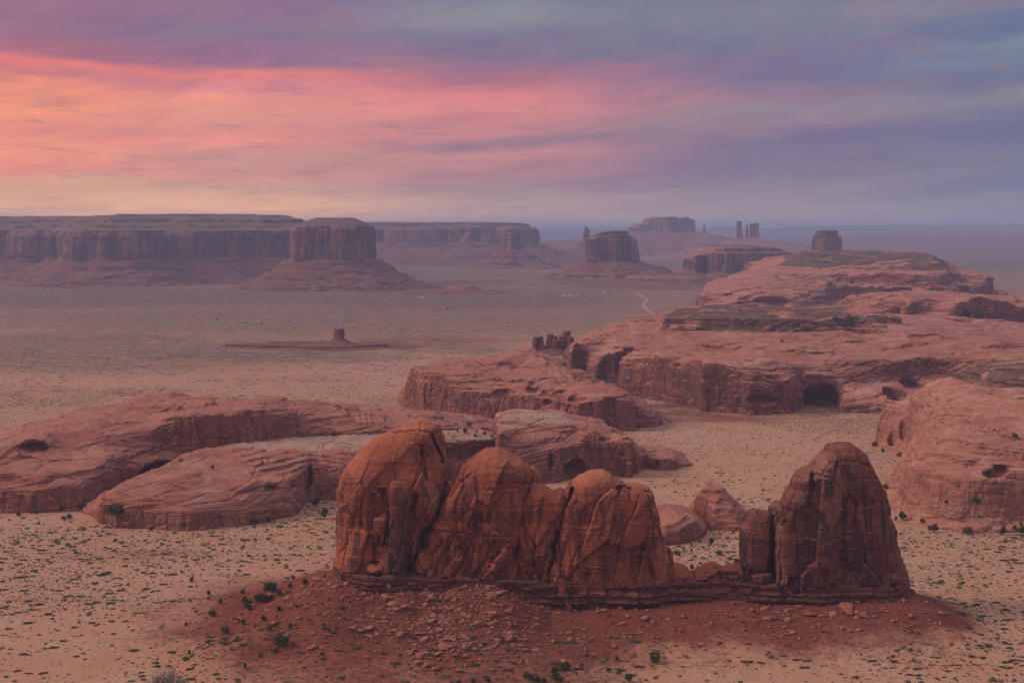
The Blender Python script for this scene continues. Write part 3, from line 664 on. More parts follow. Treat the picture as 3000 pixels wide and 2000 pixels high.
    # plinth of thin ledges
    axl = np.array([[float(Pd(1095, 1, Y0)[0]), Y0 + 2], [float(Pd(2585, 1, Y0)[0]), Y0 + 2]])
    XX, YY = np.meshgrid(xs, ys, indexing='ij')
    dl = sdline(XX + 2 * vnoise(XX * .05, YY * .05, 1.), YY + 3.0 * fbm(XX * .03, YY * .03, 2., 3), axl)
    uu = XX / Y0 * F0 + 1500
    ztop = np.interp(uu, [950, 1200, 1500, 1950, 2200, 2680], [37, 36, 32, 28, 27, 25])
    half = np.interp(uu, [980, 1220, 1300, 1900, 1990, 2150, 2260, 2600, 2680], [36, 39, 35, 34, 23, 22, 33, 31, 24])
    lay = 1.6 * np.tanh(5 * vnoise(.3, zs * .34, 7.7)) + .9 * np.tanh(4 * vnoise(.6, zs * .85, 1.3)) + np.interp(zs, [0, 20, 40], [4, 2, -1]); lay = lay.astype(np.float32)
    led = np.maximum(dl[:, :, None] - (half + 2.5 * fbm(XX * .06, YY * .06, 9., 3))[:, :, None] - lay[None, None, :], (zs[None, None, :] - ztop[:, :, None])).astype(np.float32)
    isl = led < best
    Fv = np.minimum(best, led)
    V, Q = subdivide(*nets(Fv, (xs[0], ys[0], zs[0]), dd))
    V0 = V; N = vnormals(V, Q); x, y, z = V.T
    steep = np.clip(1 - np.abs(N[:, 2]), 0, 1)
    gi = gidx(V0, xs, ys, zs, dd)
    lg = isl[gi[:, 0], gi[:, 1], gi[:, 2]].astype(float)
    wz = z + 9 * fbm(x * .012, y * .012, z * .01, 3)
    l1 = np.tanh(3 * vnoise(x * .01, y * .01, wz * .20)); l2 = np.tanh(3 * vnoise(x * .03, y * .03, wz * .6))
    fl = np.abs(vnoise(x * .085 + .02 * z, y * .085, z * .006)) - .35
    lean = -.38 * (1 - sstep(95, 130, x))
    f1, e1 = facet(x, y, z, (17, 20, 48), .8, .035, lean); f2, e2 = facet(x, y, z, (7, 9, 18), .8, .05, lean); f3, e3 = facet(x, y, z, (2.4, 2.8, 3.4), .7, .1)
    low = 1 - .60 * sstep(70, 130, z); brk = sstep(-.1, .35, vnoise(x * .03, y * .03, z * .03 + 4))
    pil = np.where(np.isin(who[gi[:, 0], gi[:, 1], gi[:, 2]], (1, 2)), .35, 1.0)
    d = (2.2 * fbm(x * .03, y * .03, z * .025, 2) + 1.5 * fl * steep + .22 * l1 + .15 * l2 + pil * steep * low * (3.0 * f1 - 2.0 * e1 + (.75 * f2 - .7 * e2) * brk) + .16 * f3 + .25 * fbm(x * .22, y * .22, z * .22, 3)) * (1 - lg)
    jt = np.exp(-(np.abs(vnoise(x * .16, y * .16, np.floor(z * .5) * .37)) / .07) ** 2)
    d = d + lg * (.8 * np.tanh(4 * vnoise(x * .02, y * .02, z * .8)) + .35 * fbm(x * .3, y * .3, z * .6, 2) - 1.2 * jt + 1.3 * facet(x, y, z, (9, 9, 4), .4, .06)[0])
    V = V + N * d[:, None]
    fi = gi[Q[:, 0]]; w_ = who[fi[:, 0], fi[:, 1], fi[:, 2]].astype(int); il = isl[fi[:, 0], fi[:, 1], fi[:, 2]]
    nmL = list(LOBES)
    order = {'left_fin': 0, 'pillar': 1, 'knob': 1, 'middle_fin': 2, 'back_lobe': 2, 'block': 3, 'right_mid_fin': 4, 'saddle': 5, 'shoulder': 6, 'right_fin': 7}
    part = np.array([order[n] for n in nmL])[w_]; part[il] = 8
    names = ['fin', 'pillar', 'fin', 'fin', 'fin', 'saddle', 'pillar', 'fin', 'ledge_base']
    mats = [M['fin'], M['finv'], M['fin'], M['fin'], M['fin'], M['fin'], M['finv'], M['finv'], M['ledge']]
    pl = {0: 'tall domed orange fin at the left end of the ridge', 1: 'dark varnished pillar against the tall left fin', 2: 'round-topped fin with leaning ribs', 3: 'low squarish block between two fins', 4: 'humped fin with a dark lower face', 6: 'squared pillar beside the pointed fin', 7: 'dark pointed fin standing alone at the right end', 8: 'thin dark ledges under the fins'}
    emit('rock_ridge', V, Q, part, names, mats, 'long row of tall red rock fins on thin dark ledges in the foreground', 'rock fins', None, pl)
build_fins()

# ================================================================== slickrock domes and mesas near and in the middle distance
contours('slickrock_dome', [
  (0, [[(-200,1490),(0,1508),(149,1502),(247,1498),(300,1478),(370,1450),(480,1430),(620,1418),(760,1410),(900,1402),(1000,1396),(1150,1385),(1300,1370),(1420,1358),(1500,1315),(1540,1262),(1400,1238),(1100,1220),(900,1200),(600,1195),(250,1225),(-100,1300)]]),
  (25, [[(-150,1425),(5,1436),(120,1438),(240,1430),(300,1412),(380,1388),(500,1367),(620,1356),(760,1348),(900,1336),(1150,1320),(1400,1296),(1470,1250),(1380,1222),(1100,1210),(900,1190),(600,1186),(280,1212),(-60,1290)]]),
  (46, [[(-100,1355),(60,1342),(160,1350),(280,1345),(360,1328),(480,1306),(600,1295),(760,1287),(900,1280),(1150,1268),(1360,1246),(1300,1218),(1100,1204),(900,1184),(640,1178),(320,1203),(-20,1280)]]),
  (62, [[(60,1305),(180,1290),(330,1280),(480,1268),(620,1262),(760,1250),(890,1236),(1010,1230),(1080,1215),(1000,1203),(880,1188),(640,1179),(360,1196),(120,1250)]]),
  (76, [[(330,1222),(420,1230),(560,1235),(700,1232),(840,1222),(880,1206),(760,1185),(620,1176),(450,1172),(370,1193)]]),
 ], (2.4, 3.0, 1.5), [M['slick'], M['palecap']], 'broad pink slickrock dome with a deep shadowed recess, farther of the two left domes',
 ease=[.55, .7, .95, .85], bulge=5,
 holes=[(455,1385,.25,(46,30,13)), (560,1372,.25,(42,24,10)), (92,1310,.4,(18,20,7))],
 lumps=[(790,1195,1850,(34,40,15)), (1100,1228,1900,(60,40,12)), (470,1180,1900,(50,40,13)), (640,1190,1880,(26,22,9)), (560,1240,1830,(22,16,7)), (720,1250,1790,(30,18,7)), (180,1300,1800,(30,30,9))],
 plabels={2: 'long dark hollow worn into the rock'})
contours('slickrock_dome', [
  (0, [[(225,1500),(285,1525),(315,1534),(425,1552),(553,1556),(723,1539),(872,1509),(889,1477),(935,1464),(1010,1464),(1150,1440),(1300,1400),(1420,1395),(1560,1360),(1560,1300),(1400,1290),(1150,1330),(900,1370),(700,1392),(500,1412),(330,1458),(250,1480)]]),
  (15, [[(278,1490),(330,1502),(430,1508),(553,1512),(720,1494),(862,1466),(884,1440),(930,1424),(1010,1424),(1150,1402),(1300,1366),(1420,1360),(1540,1328),(1540,1300),(1400,1282),(1150,1316),(900,1352),(700,1375),(500,1396),(345,1442)]]),
  (33, [[(345,1436),(430,1448),(553,1442),(720,1430),(865,1408),(888,1385),(935,1374),(1010,1374),(1150,1360),(1300,1328),(1420,1324),(1520,1298),(1400,1268),(1150,1296),(900,1326),(700,1342),(520,1364),(400,1406)]]),
  (47, [[(520,1345),(640,1332),(760,1336),(885,1338),(910,1326),(1000,1326),(1150,1320),(1290,1296),(1420,1294),(1490,1282),(1400,1258),(1150,1268),(900,1280),(730,1292),(640,1304),(560,1328)]]),
 ], (2.0, 2.4, 1.3), [M['slick'], M['palecap']], 'lower slickrock dome with a bleached bench on top, beside the fins',
 ease=[.6, .7, .8], bulge=3.5,
 holes=[(795,1430,.2,(9,9,5)), (862,1428,.2,(4,8,4)), (1400,1326,.3,(52,16,13)), (1240,1352,.3,(30,12,10)), (905,1400,.35,(3,14,18))],
 lumps=[(318,1478,1515,(11,12,16)), (1060,1290,1700,(40,16,6))],
 capz=(45.5, 1.5, [(690,1322),(800,1330),(900,1330),(1150,1322),(1420,1300),(1500,1280),(1420,1255),(1150,1265),(900,1280),(720,1292)]),
 plabels={1: 'flat bleached bench of rock and sand with bushes', 2: 'oval hole in the rock'})

contours('slickrock_dome', [
  (0, [[(1440,1420),(1500,1425),(1600,1418),(1712,1400),(1800,1392),(1865,1386),(1890,1366),(1880,1330),(1800,1285),(1640,1230),(1480,1230),(1430,1290),(1430,1360)]]),
  (40, [[(1448,1320),(1520,1318),(1640,1312),(1712,1306),(1790,1300),(1852,1305),(1840,1282),(1740,1242),(1600,1205),(1480,1212),(1440,1260)]]),
  (58, [[(1452,1280),(1500,1262),(1600,1258),(1690,1255),(1745,1262),(1720,1238),(1640,1210),(1500,1206),(1455,1225)]]),
  (66, [[(1462,1236),(1540,1232),(1630,1232),(1680,1236),(1640,1212),(1500,1206)]]),
 ], (1.7, 2.0, 1.4), [M['slick'], M['palecap']], 'red dome with a bleached top and a shadowed cave, behind the row of fins',
 ease=[.55, .8, .8], bulge=4, holes=[(1680,1368,.3,(15,20,11)), (1822,1330,.1,(4,8,4)), (1610,1350,.3,(5,8,16)), (1760,1290,.4,(16,8,4))], lumps=[(1850,1345,1800,(22,24,18))],
 capz=(63.5, 3.0), flute=2.0, plabels={1: 'bleached pale rim at the top', 2: 'dark cave in the wall'})
contours('low_rock', [(0, [[(1870,1368),(1930,1374),(2000,1372),(2038,1366),(2010,1335),(1930,1310),(1872,1312)]]), (14, [[(1885,1340),(1930,1345),(1990,1345),(1975,1325),(1920,1308),(1880,1310)]])],
 (1.5, 1.8, 1.2), [M['slick']] * 2, 'small low red outcrop trailing off the bleached-top dome onto scrubby sand', 'outcrop', bulge=4, amp=.6)

# the two little domes seen between the fins
contours('rock_knoll', [(0, [[(2000,1500),(2080,1552),(2180,1556),(2184,1500),(2140,1460),(2040,1455)]]), (20, [[(2022,1470),(2090,1490),(2150,1486),(2130,1445),(2050,1440)]]), (33, [[(2055,1437),(2085,1441),(2112,1438),(2100,1422),(2065,1420)]])],
 (1.2, 1.3, 1.1), [M['slick']] * 2, 'small pink cone-shaped knoll seen through the gap between the fins', 'rock dome', ease=[.8, .9], bulge=3, amp=.55)
contours('rock_knoll', [(0, [[(1880,1560),(1940,1600),(2010,1592),(2065,1575),(2075,1540),(2010,1495),(1900,1490)]]), (15, [[(1895,1530),(1950,1548),(2010,1545),(2050,1535),(2000,1490),(1905,1485)]]), (24, [[(1905,1498),(1940,1500),(1985,1505),(1960,1480),(1915,1478)]])],
 (1.2, 1.3, 1.1), [M['slick']] * 2, 'low rounded pink knoll touching the right flank of the humped fin', 'rock dome', ease=[.7, .8], bulge=3, amp=.55)

contours('slickrock_dome', [                   # right edge, near
  (0, [[(2558,1308),(2600,1325),(2640,1332),(2612,1395),(2584,1434),(2588,1484),(2655,1516),(2720,1546),(2770,1558),(2865,1563),(2980,1565),(3200,1560),(3500,1500),(3500,1250),(3100,1175),(2750,1185),(2600,1225)]]),
  (10, [[(2564,1284),(2610,1296),(2660,1305),(2635,1375),(2606,1410),(2620,1450),(2680,1475),(2760,1508),(2880,1515),(3000,1515),(3200,1510),(3450,1460),(3450,1230),(3100,1170),(2750,1176),(2606,1215)]]),
  (45, [[(2574,1212),(2640,1224),(2700,1260),(2672,1330),(2660,1380),(2720,1408),(2800,1420),(2900,1425),(3000,1425),(3200,1420),(3400,1380),(3380,1200),(3100,1150),(2760,1160),(2630,1190)]]),
  (75, [[(2660,1165),(2735,1190),(2745,1250),(2770,1300),(2860,1315),(3000,1320),(3200,1315),(3320,1280),(3300,1170),(3080,1125),(2780,1135)]]),
  (96, [[(2750,1118),(2790,1150),(2830,1185),(2920,1200),(3010,1205),(3150,1200),(3250,1180),(3200,1120),(3040,1095),(2840,1103)]]),
  (103, [[(2790,1100),(2835,1120),(2910,1135),(3010,1140),(3150,1135),(3200,1110),(3040,1080),(2860,1090)]]),
  (124, [[(2866,1074),(2910,1079),(3010,1082),(3100,1076),(3040,1060),(2890,1062)]]),
 ], (2.2, 2.8, 1.5), [M['slickpale'], M['cap']], 'pale pink slickrock dome under a grey layered cap, nearest on the right edge',
 ease=[.6, .75, .85, .85, .9, .8], bulge=4, holes=[(2930,1376,.2,(8,14,5)), (2900,1390,.2,(8,12,5)), (2648,1262,.2,(4,14,16)), (2630,1410,.2,(5,6,3)), (2612,1300,.4,(4,10,20))],
 lumps=[(2850,1535,1440,(55,26,11)), (2950,1300,1660,(22,16,8))], capz=(103.5, 3.5), crack=.6, plabels={1: 'grey layered cap dotted with scrub', 2: 'dark hole in the slickrock'})

contours('slickrock_dome', [                   # middle formation
  (0, [[(1160,1180),(1183,1197),(1270,1212),(1335,1222),(1480,1235),(1640,1243),(1725,1248),(1823,1256),(1925,1253),(1940,1243),(1890,1200),(1800,1150),(1740,1125),(1640,1060),(1560,1040),(1420,1070),(1240,1110),(1180,1150)]]),
  (38, [[(1192,1128),(1230,1142),(1300,1148),(1345,1158),(1480,1165),(1600,1175),(1700,1192),(1800,1198),(1870,1196),(1850,1165),(1780,1125),(1700,1105),(1620,1050),(1550,1034),(1420,1060),(1260,1090)]]),
  (55, [[(1198,1098),(1260,1112),(1340,1122),(1460,1122),(1560,1128),(1640,1130),(1740,1142),(1812,1146),(1780,1128),(1700,1112),(1610,1048),(1545,1032),(1430,1052),(1270,1075)]]),
  (66, [[(1202,1082),(1260,1092),(1330,1096),(1440,1085),(1520,1078),(1600,1080),(1620,1060),(1570,1040),(1520,1038),(1420,1062),(1280,1072)],]),
  (78, [[(1500,1052),(1560,1052),(1592,1046),(1560,1030),(1515,1035)]]),
 ], (2.4, 2.8, 1.7), [M['slick'], M['slick']], 'long red rock mass with a fluted cliff at its left end',
 ease=[.5, .6, .8, .85], bulge=4, holes=[(1470,1150,.3,(16,12,10)), (1598,1180,.1,(6,8,6)), (1560,1140,.3,(9,10,7)), (1680,1160,.4,(7,10,14)), (1640,1145,.4,(10,10,6))], lumps=[(1420,1085,2480,(10,12,9)), (1290,1080,2440,(14,12,10))], flute=5.0, size=1.15,
 plabels={2: 'dark hollow in the rock'})

contours('slickrock_mesa', [                   # the great arched wall
  (0, [[(1650,1096),(1668,1118),(1725,1139),(1823,1153),(1993,1178),(2102,1200),(2191,1214),(2325,1209),(2340,1168),(2440,1166),(2462,1208),(2574,1212),(2800,1216),(3100,1212),(3400,1180),(3500,1100),(3200,1000),(2900,960),(2500,940),(2000,946),(1760,985),(1655,1050)]]),
  (40, [[(1654,1068),(1675,1058),(1735,1077),(1823,1092),(1993,1114),(2102,1135),(2185,1144),(2330,1142),(2350,1128),(2440,1126),(2470,1126),(2580,1118),(2700,1112),(2850,1112),(3060,1110),(3350,1095),(3350,1060),(3150,985),(2850,945),(2500,930),(2000,935),(1775,970),(1660,1030)]]),
  (78, [[(1668,1022),(1700,1013),(1763,1010),(1848,1026),(1930,1042),(1980,1048),(2010,1040),(2060,1068),(2180,1072),(2332,1060),(2500,1052),(2700,1050),(2860,1042),(2990,1060),(3100,1040),(2900,970),(2750,935),(2500,922),(2000,925),(1800,958),(1690,1000)]]),
  (99, [[(1800,972),(1890,966),(1950,970),(2100,975),(2300,974),(2480,970),(2570,966),(2680,975),(2720,962),(2640,930),(2450,915),(2000,912),(1850,945)]]),
  (104, [[(1915,954),(1960,958),(2100,963),(2300,962),(2480,958),(2560,953),(2530,930),(2400,910),(2000,906)]]),
  (126, [[(1945,928),(2050,931),(2250,933),(2430,935),(2510,932),(2470,915),(2000,908)]]),
 ], (3.0, 3.6, 1.7), [M['slickfar'], M['capmid']], 'huge pink slickrock mesa with a tall arched wall and two caves, right of centre', 'mesa',
 ease=[.42, .62, .8, .85, .6], bulge=3, size=1.4, amp=.95,
 holes=[(1778,1082,-.22,(72,30,60)), (2398,1172,.25,(35,42,30)), (2620,1155,.25,(19,36,24)), (2672,1128,.3,(18,36,16)), (2230,1170,.4,(26,12,9))],
 lumps=[(2585,950,2980,(42,36,26)), (2520,1078,2560,(24,18,8)), (2710,1070,2580,(52,32,14)), (2150,1090,2500,(26,16,7)), (1890,1010,2780,(60,40,14))],
 capz=(102.5, 6.0, [(1905,952),(2000,976),(2100,984),(2300,984),(2480,978),(2600,960),(2500,905),(2100,900),(1985,925)]), flute=1.5, crack=.8, plabels={1: 'dark grey-green cap of thin ledges', 2: 'shadowed cave under an arch'})

contours('rock_dome', [                        # right, behind the arched mesa
  (0, [[(2400,985),(2600,990),(2872,1003),(3000,1001),(3250,985),(3250,905),(2800,895),(2450,905)]]),
  (50, [[(2430,935),(2560,945),(2700,948),(2820,955),(3000,962),(3200,945),(3180,895),(2800,880),(2470,885)]]),
  (85, [[(2460,895),(2560,902),(2700,905),(2820,915),(2900,922),(3010,955),(3120,930),(3050,890),(2800,868),(2500,872)]]),
  (112, [[(2480,868),(2560,870),(2660,880),(2760,878),(2830,885),(2910,896),(2900,872),(2750,860),(2520,858)]]),
 ], (4.5, 5.5, 2.4), [M['slickfar']] * 2, 'red slickrock dome with a dark lower wall at the right edge, behind the arched mesa', 'rock dome', ease=[.5, .7, .8], bulge=4, size=1.8, flute=3,
 holes=[(2600,925,.5,(90,36,22)), (2830,930,.3,(14,30,20)), (2720,950,.5,(50,30,24))])
contours('rock_knoll', [(0, [[(2870,1040),(2930,1052),(3020,1062),(3150,1055),(3150,1000),(2980,985),(2890,1000)]]), (24, [[(2880,1012),(2940,1020),(3030,1025),(3120,1015),(3080,985),(2960,978),(2895,990)]])],
 (2.6, 3.0, 1.8), [M['slickfar']] * 2, 'split round red knoll at the right edge between two larger domes', 'rock dome', ease=[.5], bulge=12, size=1.4, holes=[(2908,1020,.2,(2.5,40,40))])

contours('layered_mesa', [                     # plateau with grey cap, far right
  (0, [[(2034,930),(2090,945),(2200,950),(2450,950),(2700,930),(2830,900),(2925,884),(2950,862),(2880,838),(2500,830),(2200,832),(2060,862)]]),
  (34, [[(2040,893),(2110,905),(2250,908),(2420,900),(2440,880),(2600,878),(2760,878),(2870,872),(2918,858),(2860,826),(2500,815),(2200,818),(2064,848)]]),
  (70, [[(2050,868),(2120,868),(2240,872),(2400,870),(2450,855),(2600,853),(2760,856),(2868,852),(2912,845),(2850,818),(2500,805),(2200,808),(2070,838)]]),
  (100, [[(2108,832),(2180,842),(2300,842),(2420,835),(2460,826),(2600,826),(2720,826),(2850,826),(2905,824),(2850,804),(2500,795),(2200,796),(2110,822)]]),
  (132, [[(2165,796),(2250,800),(2400,802),(2600,804),(2760,806),(2815,802),(2780,784),(2500,775),(2250,778)]]),
  (146, [[(2180,776),(2260,782),(2350,786),(2500,790),(2650,792),(2780,794),(2800,786),(2740,774),(2500,765),(2260,768)]]),
  (193, [[(2345,750),(2489,748),(2640,750),(2745,756),(2700,744),(2500,738),(2360,742)]]),
 ], (5.5, 7.0, 2.6), [M['slickfar'], M['capfar']], 'wide layered red mesa under a dark grey-green flat top, far right', 'mesa',
 ease=[.5, .6, .7, .8, .8, .8], bulge=2, size=2.6, sig=0.9, capz=(148, 7.0, [(2270,790),(2380,803),(2500,806),(2700,808),(2850,800),(2500,725),(2380,740)]),
 holes=[(2530,852,.3,(110,50,30)), (2640,858,.4,(70,40,22)), (2740,850,.3,(38,34,28)), (2825,852,.3,(38,34,28)), (2260,885,.4,(70,50,22)), (2135,866,.2,(14,18,9)), (2180,890,.3,(30,26,12))], lumps=[(2205,890,5230,(28,30,24)), (2255,888,5230,(28,30,24))], flute=3,
 plabels={1: 'dark grey-green cap of thin ledges', 2: 'shadowed wall under an overhang'})

# hoodoo cluster beside the arched mesa
def hoodoos():
    D = 3450.0; cx = float(XY(1622, D)[0]); dd = (1.3, 1.5, 1.3)
    xs, ys, zs = grid((cx - 85, D - 60, -8), (cx + 85, D + 60, 66), dd)
    T = [(1568,986,6,11), (1583,984,8,12), (1612,978,9,12), (1628,984,8,12), (1648,982,8,13), (1662,969,10,13), (1672,985,8,12), (1600,1012,14,14), (1640,1010,22,15)]
    X, Y, Z = np.meshgrid(xs, ys, zs, indexing='ij'); Fv = np.full(X.shape, 50.0)
    for i, (u, v, rx, ry) in enumerate(T):
        x0, _, zt = (float(a) for a in Pd(u, v, D))
        tp = 1.25 - .45 * np.clip(Z / zt, 0, 1) + .12 * np.tanh(3 * vnoise(i, 2.0, Z * .22))
        e = np.sqrt(((X - x0) / rx) ** 2 + ((Y - D - (i % 3) * 5) / ry) ** 2) - tp
        Fv = smin(Fv, smax(e * rx, Z - zt, 5), 1.5)
    tal = (Z - 19 + .42 * np.sqrt(((X - cx) * .62) ** 2 + (Y - D) ** 2)) * .85
    isT = tal < Fv; Fv = np.minimum(Fv, tal)
    V, Q = nets(Fv.astype(np.float32), (xs[0], ys[0], zs[0]), dd); V0 = V
    V, N = slick(V, Q, .45, 1.0)
    gi = gidx(V0[Q[:, 0]], xs, ys, zs, dd)
    part = isT[gi[:, 0], gi[:, 1], gi[:, 2]].astype(int)
    emit('hoodoo_cluster', V, Q, part, ['towers', 'talus_slope'], [M['finv'], M['talus']], 'cluster of stubby dark red rock towers beside the left end of the arched mesa', 'rock towers')
hoodoos()

# ================================================================== far mesas and buttes
mesa('butte', [(1998,8500),(2004,8300),(2030,8200),(2064,8280),(2085,8150),(2120,8120),(2150,8220),(2200,8250),(2290,8350),(2350,8500),(2380,9200),(2200,9500),(2050,9300)],
  [(-20,240),(0,170),(50,20),(64,4),(140,0),(172,-5),(178,-26),(200,-32),(206,-70),(216,-110),(220,-170)], (9, 10, 4), 62, 203, 'blocky red cliff mesa with a stepped top behind the layered mesa', 'mesa', warp=40, size=3.0,
  sil=[(1998,800),(2003,757),(2012,748),(2064,739),(2085,723),(2140,718),(2255,722),(2293,735),(2335,751),(2390,768)],
  mats=[M['cliff'], M['talus'], M['mesacap']])
mesa('mesa', [(-500,9300),(-200,8600),(0,8700),(120,8650),(178,8450),(190,8000),(215,7900),(300,7860),(400,7880),(428,7950),(445,8200),(520,8250),(640,8330),(700,8480),(800,8500),(846,8560),(940,8900),(990,9300),(990,10500),(-500,10500)],
  [(-20,400),(0,280),(40,170),(90,74),(128,12),(138,3),(270,-3),(300,-18),(312,-75),(335,-110),(345,-190),(372,-225),(382,-300),(400,-330)], (14, 15, 5), 136, 292,
  'very long flat-topped mesa with banded cliffs filling the left horizon', 'mesa', warp=60, size=4.5, topvar=5,
  sil=[(-900,640),(0,632),(187,631),(221,634),(349,628),(723,623),(822,625),(826,632),(828,650),(876,652),(900,690),(1000,700)])
mesa('butte', [(860,7900),(862,7420),(872,7330),(930,7300),(1000,7290),(1070,7320),(1098,7400),(1104,7800),(1060,8300),(900,8300)],
  [(-20,380),(0,290),(50,175),(100,80),(142,12),(150,3),(300,-4),(322,-14),(330,-30),(345,-60),(362,-100),(368,-120)], (9, 10, 4.5), 147, 318,
  'sheer square-cornered butte with a broad red skirt at the right end of the long mesa', 'butte', warp=18, size=4.0, topvar=3)
mesa('mesa', [(700,13500),(1020,12900),(1180,12700),(1350,12600),(1480,12550),(1560,12600),(1572,13200),(1560,15000),(700,15500)],
  [(-20,760),(0,620),(60,330),(140,90),(180,10),(200,2),(310,-5),(330,-30),(345,-60),(372,-90),(380,-160)], (22, 24, 6), 186, 322,
  'hazy flat mesa ending in a rounded shoulder, behind the slender butte', 'mesa', warp=60, size=6.0, topvar=5,
  sil=[(600,640),(1000,648),(1120,648),(1165,647),(1294,648),(1300,651),(1420,652),(1540,656),(1556,667),(1562,680),(1566,720)])
mesa('butte', [(1474,11500),(1476,11380),(1500,11340),(1526,11360),(1534,11500),(1505,11600)],
  [(-20,460),(0,330),(35,180),(36,195),(90,100),(92,110),(140,14),(150,3),(250,-1),(285,-3),(292,-4)], (8, 9, 4), 142, 320,
  'slender column butte on a wide stepped cone, in front of the hazy mesa', 'butte', warp=14, size=3.5, sil=[(1472,742),(1477,700),(1478,684),(1487,681),(1500,680),(1512,681),(1522,683),(1525,700),(1534,742)])
mesa('spire', [(1702,14000),(1706,13960),(1716,13950),(1728,13970),(1728,14060),(1712,14080)],
  [(-20,430),(0,330),(90,110),(150,30),(200,12),(250,4),(300,2),(365,0)], (6, 8, 5), 190, 500,
  'thin leaning rock spire just left of the big rounded butte', 'rock spire', warp=6, size=2.0, amp=.6, sil=[(1700,712),(1707,702),(1710,686),(1713,671),(1714.5,658),(1716,662),(1719,666),(1722,673),(1725,670),(1726.5,672),(1728,712)])
mesa('butte', [(1714,9150),(1718,8980),(1740,8900),(1800,8880),(1848,8910),(1868,8990),(1870,9180),(1830,9330),(1750,9330)],
  [(-20,520),(0,330),(22,230),(24,245),(60,130),(96,20),(108,4),(200,2),(245,0),(262,-8),(272,-12),(290,-16),(300,-22)], (8, 8, 3.5), 104, 256,
  'big stout round-shouldered butte with a small flat cap, standing alone at centre right', 'butte', warp=20, size=4.0,
  sil=[(1715,768),(1719,755),(1722,715),(1727,696),(1735,693),(1750,684),(1762,680),(1785,677),(1802,675.5),(1829,675.5),(1832,682),(1845,693),(1859,702),(1863,727),(1868,760),(1871,770)])
mesa('mesa', [(1838,18300),(1850,17800),(1960,17600),(2020,17650),(2033,17900),(2036,18400),(1980,18900),(1850,18700)],
  [(-20,2400),(0,2000),(110,1300),(165,880),(200,470),(270,60),(285,10),(400,0),(480,-4)], (14, 22, 7), 270, 600,
  'blue silhouetted mesa with a notched flat top on the skyline right of centre', 'mesa', warp=30, size=4.0, amp=.5,
  sil=[(1831,684),(1843,676),(1843,665),(1848,664),(1850,668),(1859,664),(1861,670),(1863,661),(1868,655),(1889,656),(1893,645),(1907,636),(1969,636),(1976,643),(1991,637),(2003,637),(2012,642),(2030,645),(2033,680)])
def tower(name, pts, D, zb, skirt, label):
    u0 = min(p[0] for p in pts) - 1; u1 = max(p[0] for p in pts) + 1; dp = (u1 - u0) * .42 / F0 * D; um = (u0 + u1) / 2
    ztop = float(Pd(um, min(p[1] for p in pts), D)[2])
    mesa(name, [(u0, D), (u0 + 2, D - dp), (u1 - 2, D - dp), (u1, D), (u1 - 1, D + dp), (u0 + 1, D + dp)],
      [(-20, skirt * 2.4), (0, skirt * 2.0), (zb * .35, skirt), (zb * .7, skirt * .42), (zb * .95, 14), (zb, 2), (ztop - 6, 0), (ztop, -2)], (6, 8, 5), zb * .96, 900, label, 'rock tower', warp=5, size=2.4, amp=.6, sil=pts, mats=[M['cliff']] * 3)
tower('spire', [(2051,690),(2058,680),(2060,666),(2061,657),(2063.5,657),(2065,668),(2067,680),(2071,690)], 17500, 270, 420, 'tiny needle spire on a cone beside the notched mesa on the skyline')
tower('rock_tower', [(2155,700),(2156,672),(2157,647),(2171,647),(2172.5,670),(2176,700)], 15500, 226, 520, 'tall straight rock tower, left one of three on the right skyline')
tower('rock_tower', [(2182,700),(2183,657),(2185,656),(2187,660),(2192,659),(2193,700)], 15500, 226, 420, 'thin short rock tower between two taller ones on the right skyline')
tower('rock_tower', [(2194,700),(2195,675),(2196,656),(2214,654),(2216,651),(2220,651),(2221,680),(2225,700)], 15500, 226, 560, 'widest of three rock towers on the right skyline, its top slanting up')
mesa('butte', [(2376,10100),(2382,9980),(2420,9930),(2450,9970),(2458,10080),(2446,10200),(2390,10200)],
  [(-20,260),(0,180),(60,60),(110,16),(130,6),(200,2),(252,0),(304,-4)], (7, 7, 4), 120, 262,
  'squat dark butte with a separate cap block rising behind the layered mesa', 'butte', warp=10, size=3.0, sil=[(2375,760),(2379,745),(2382,715),(2386,687),(2397,683),(2397,673),(2402,672),(2446,672),(2448,676),(2448,684),(2452,690),(2454,710),(2457,745),(2460,760)])
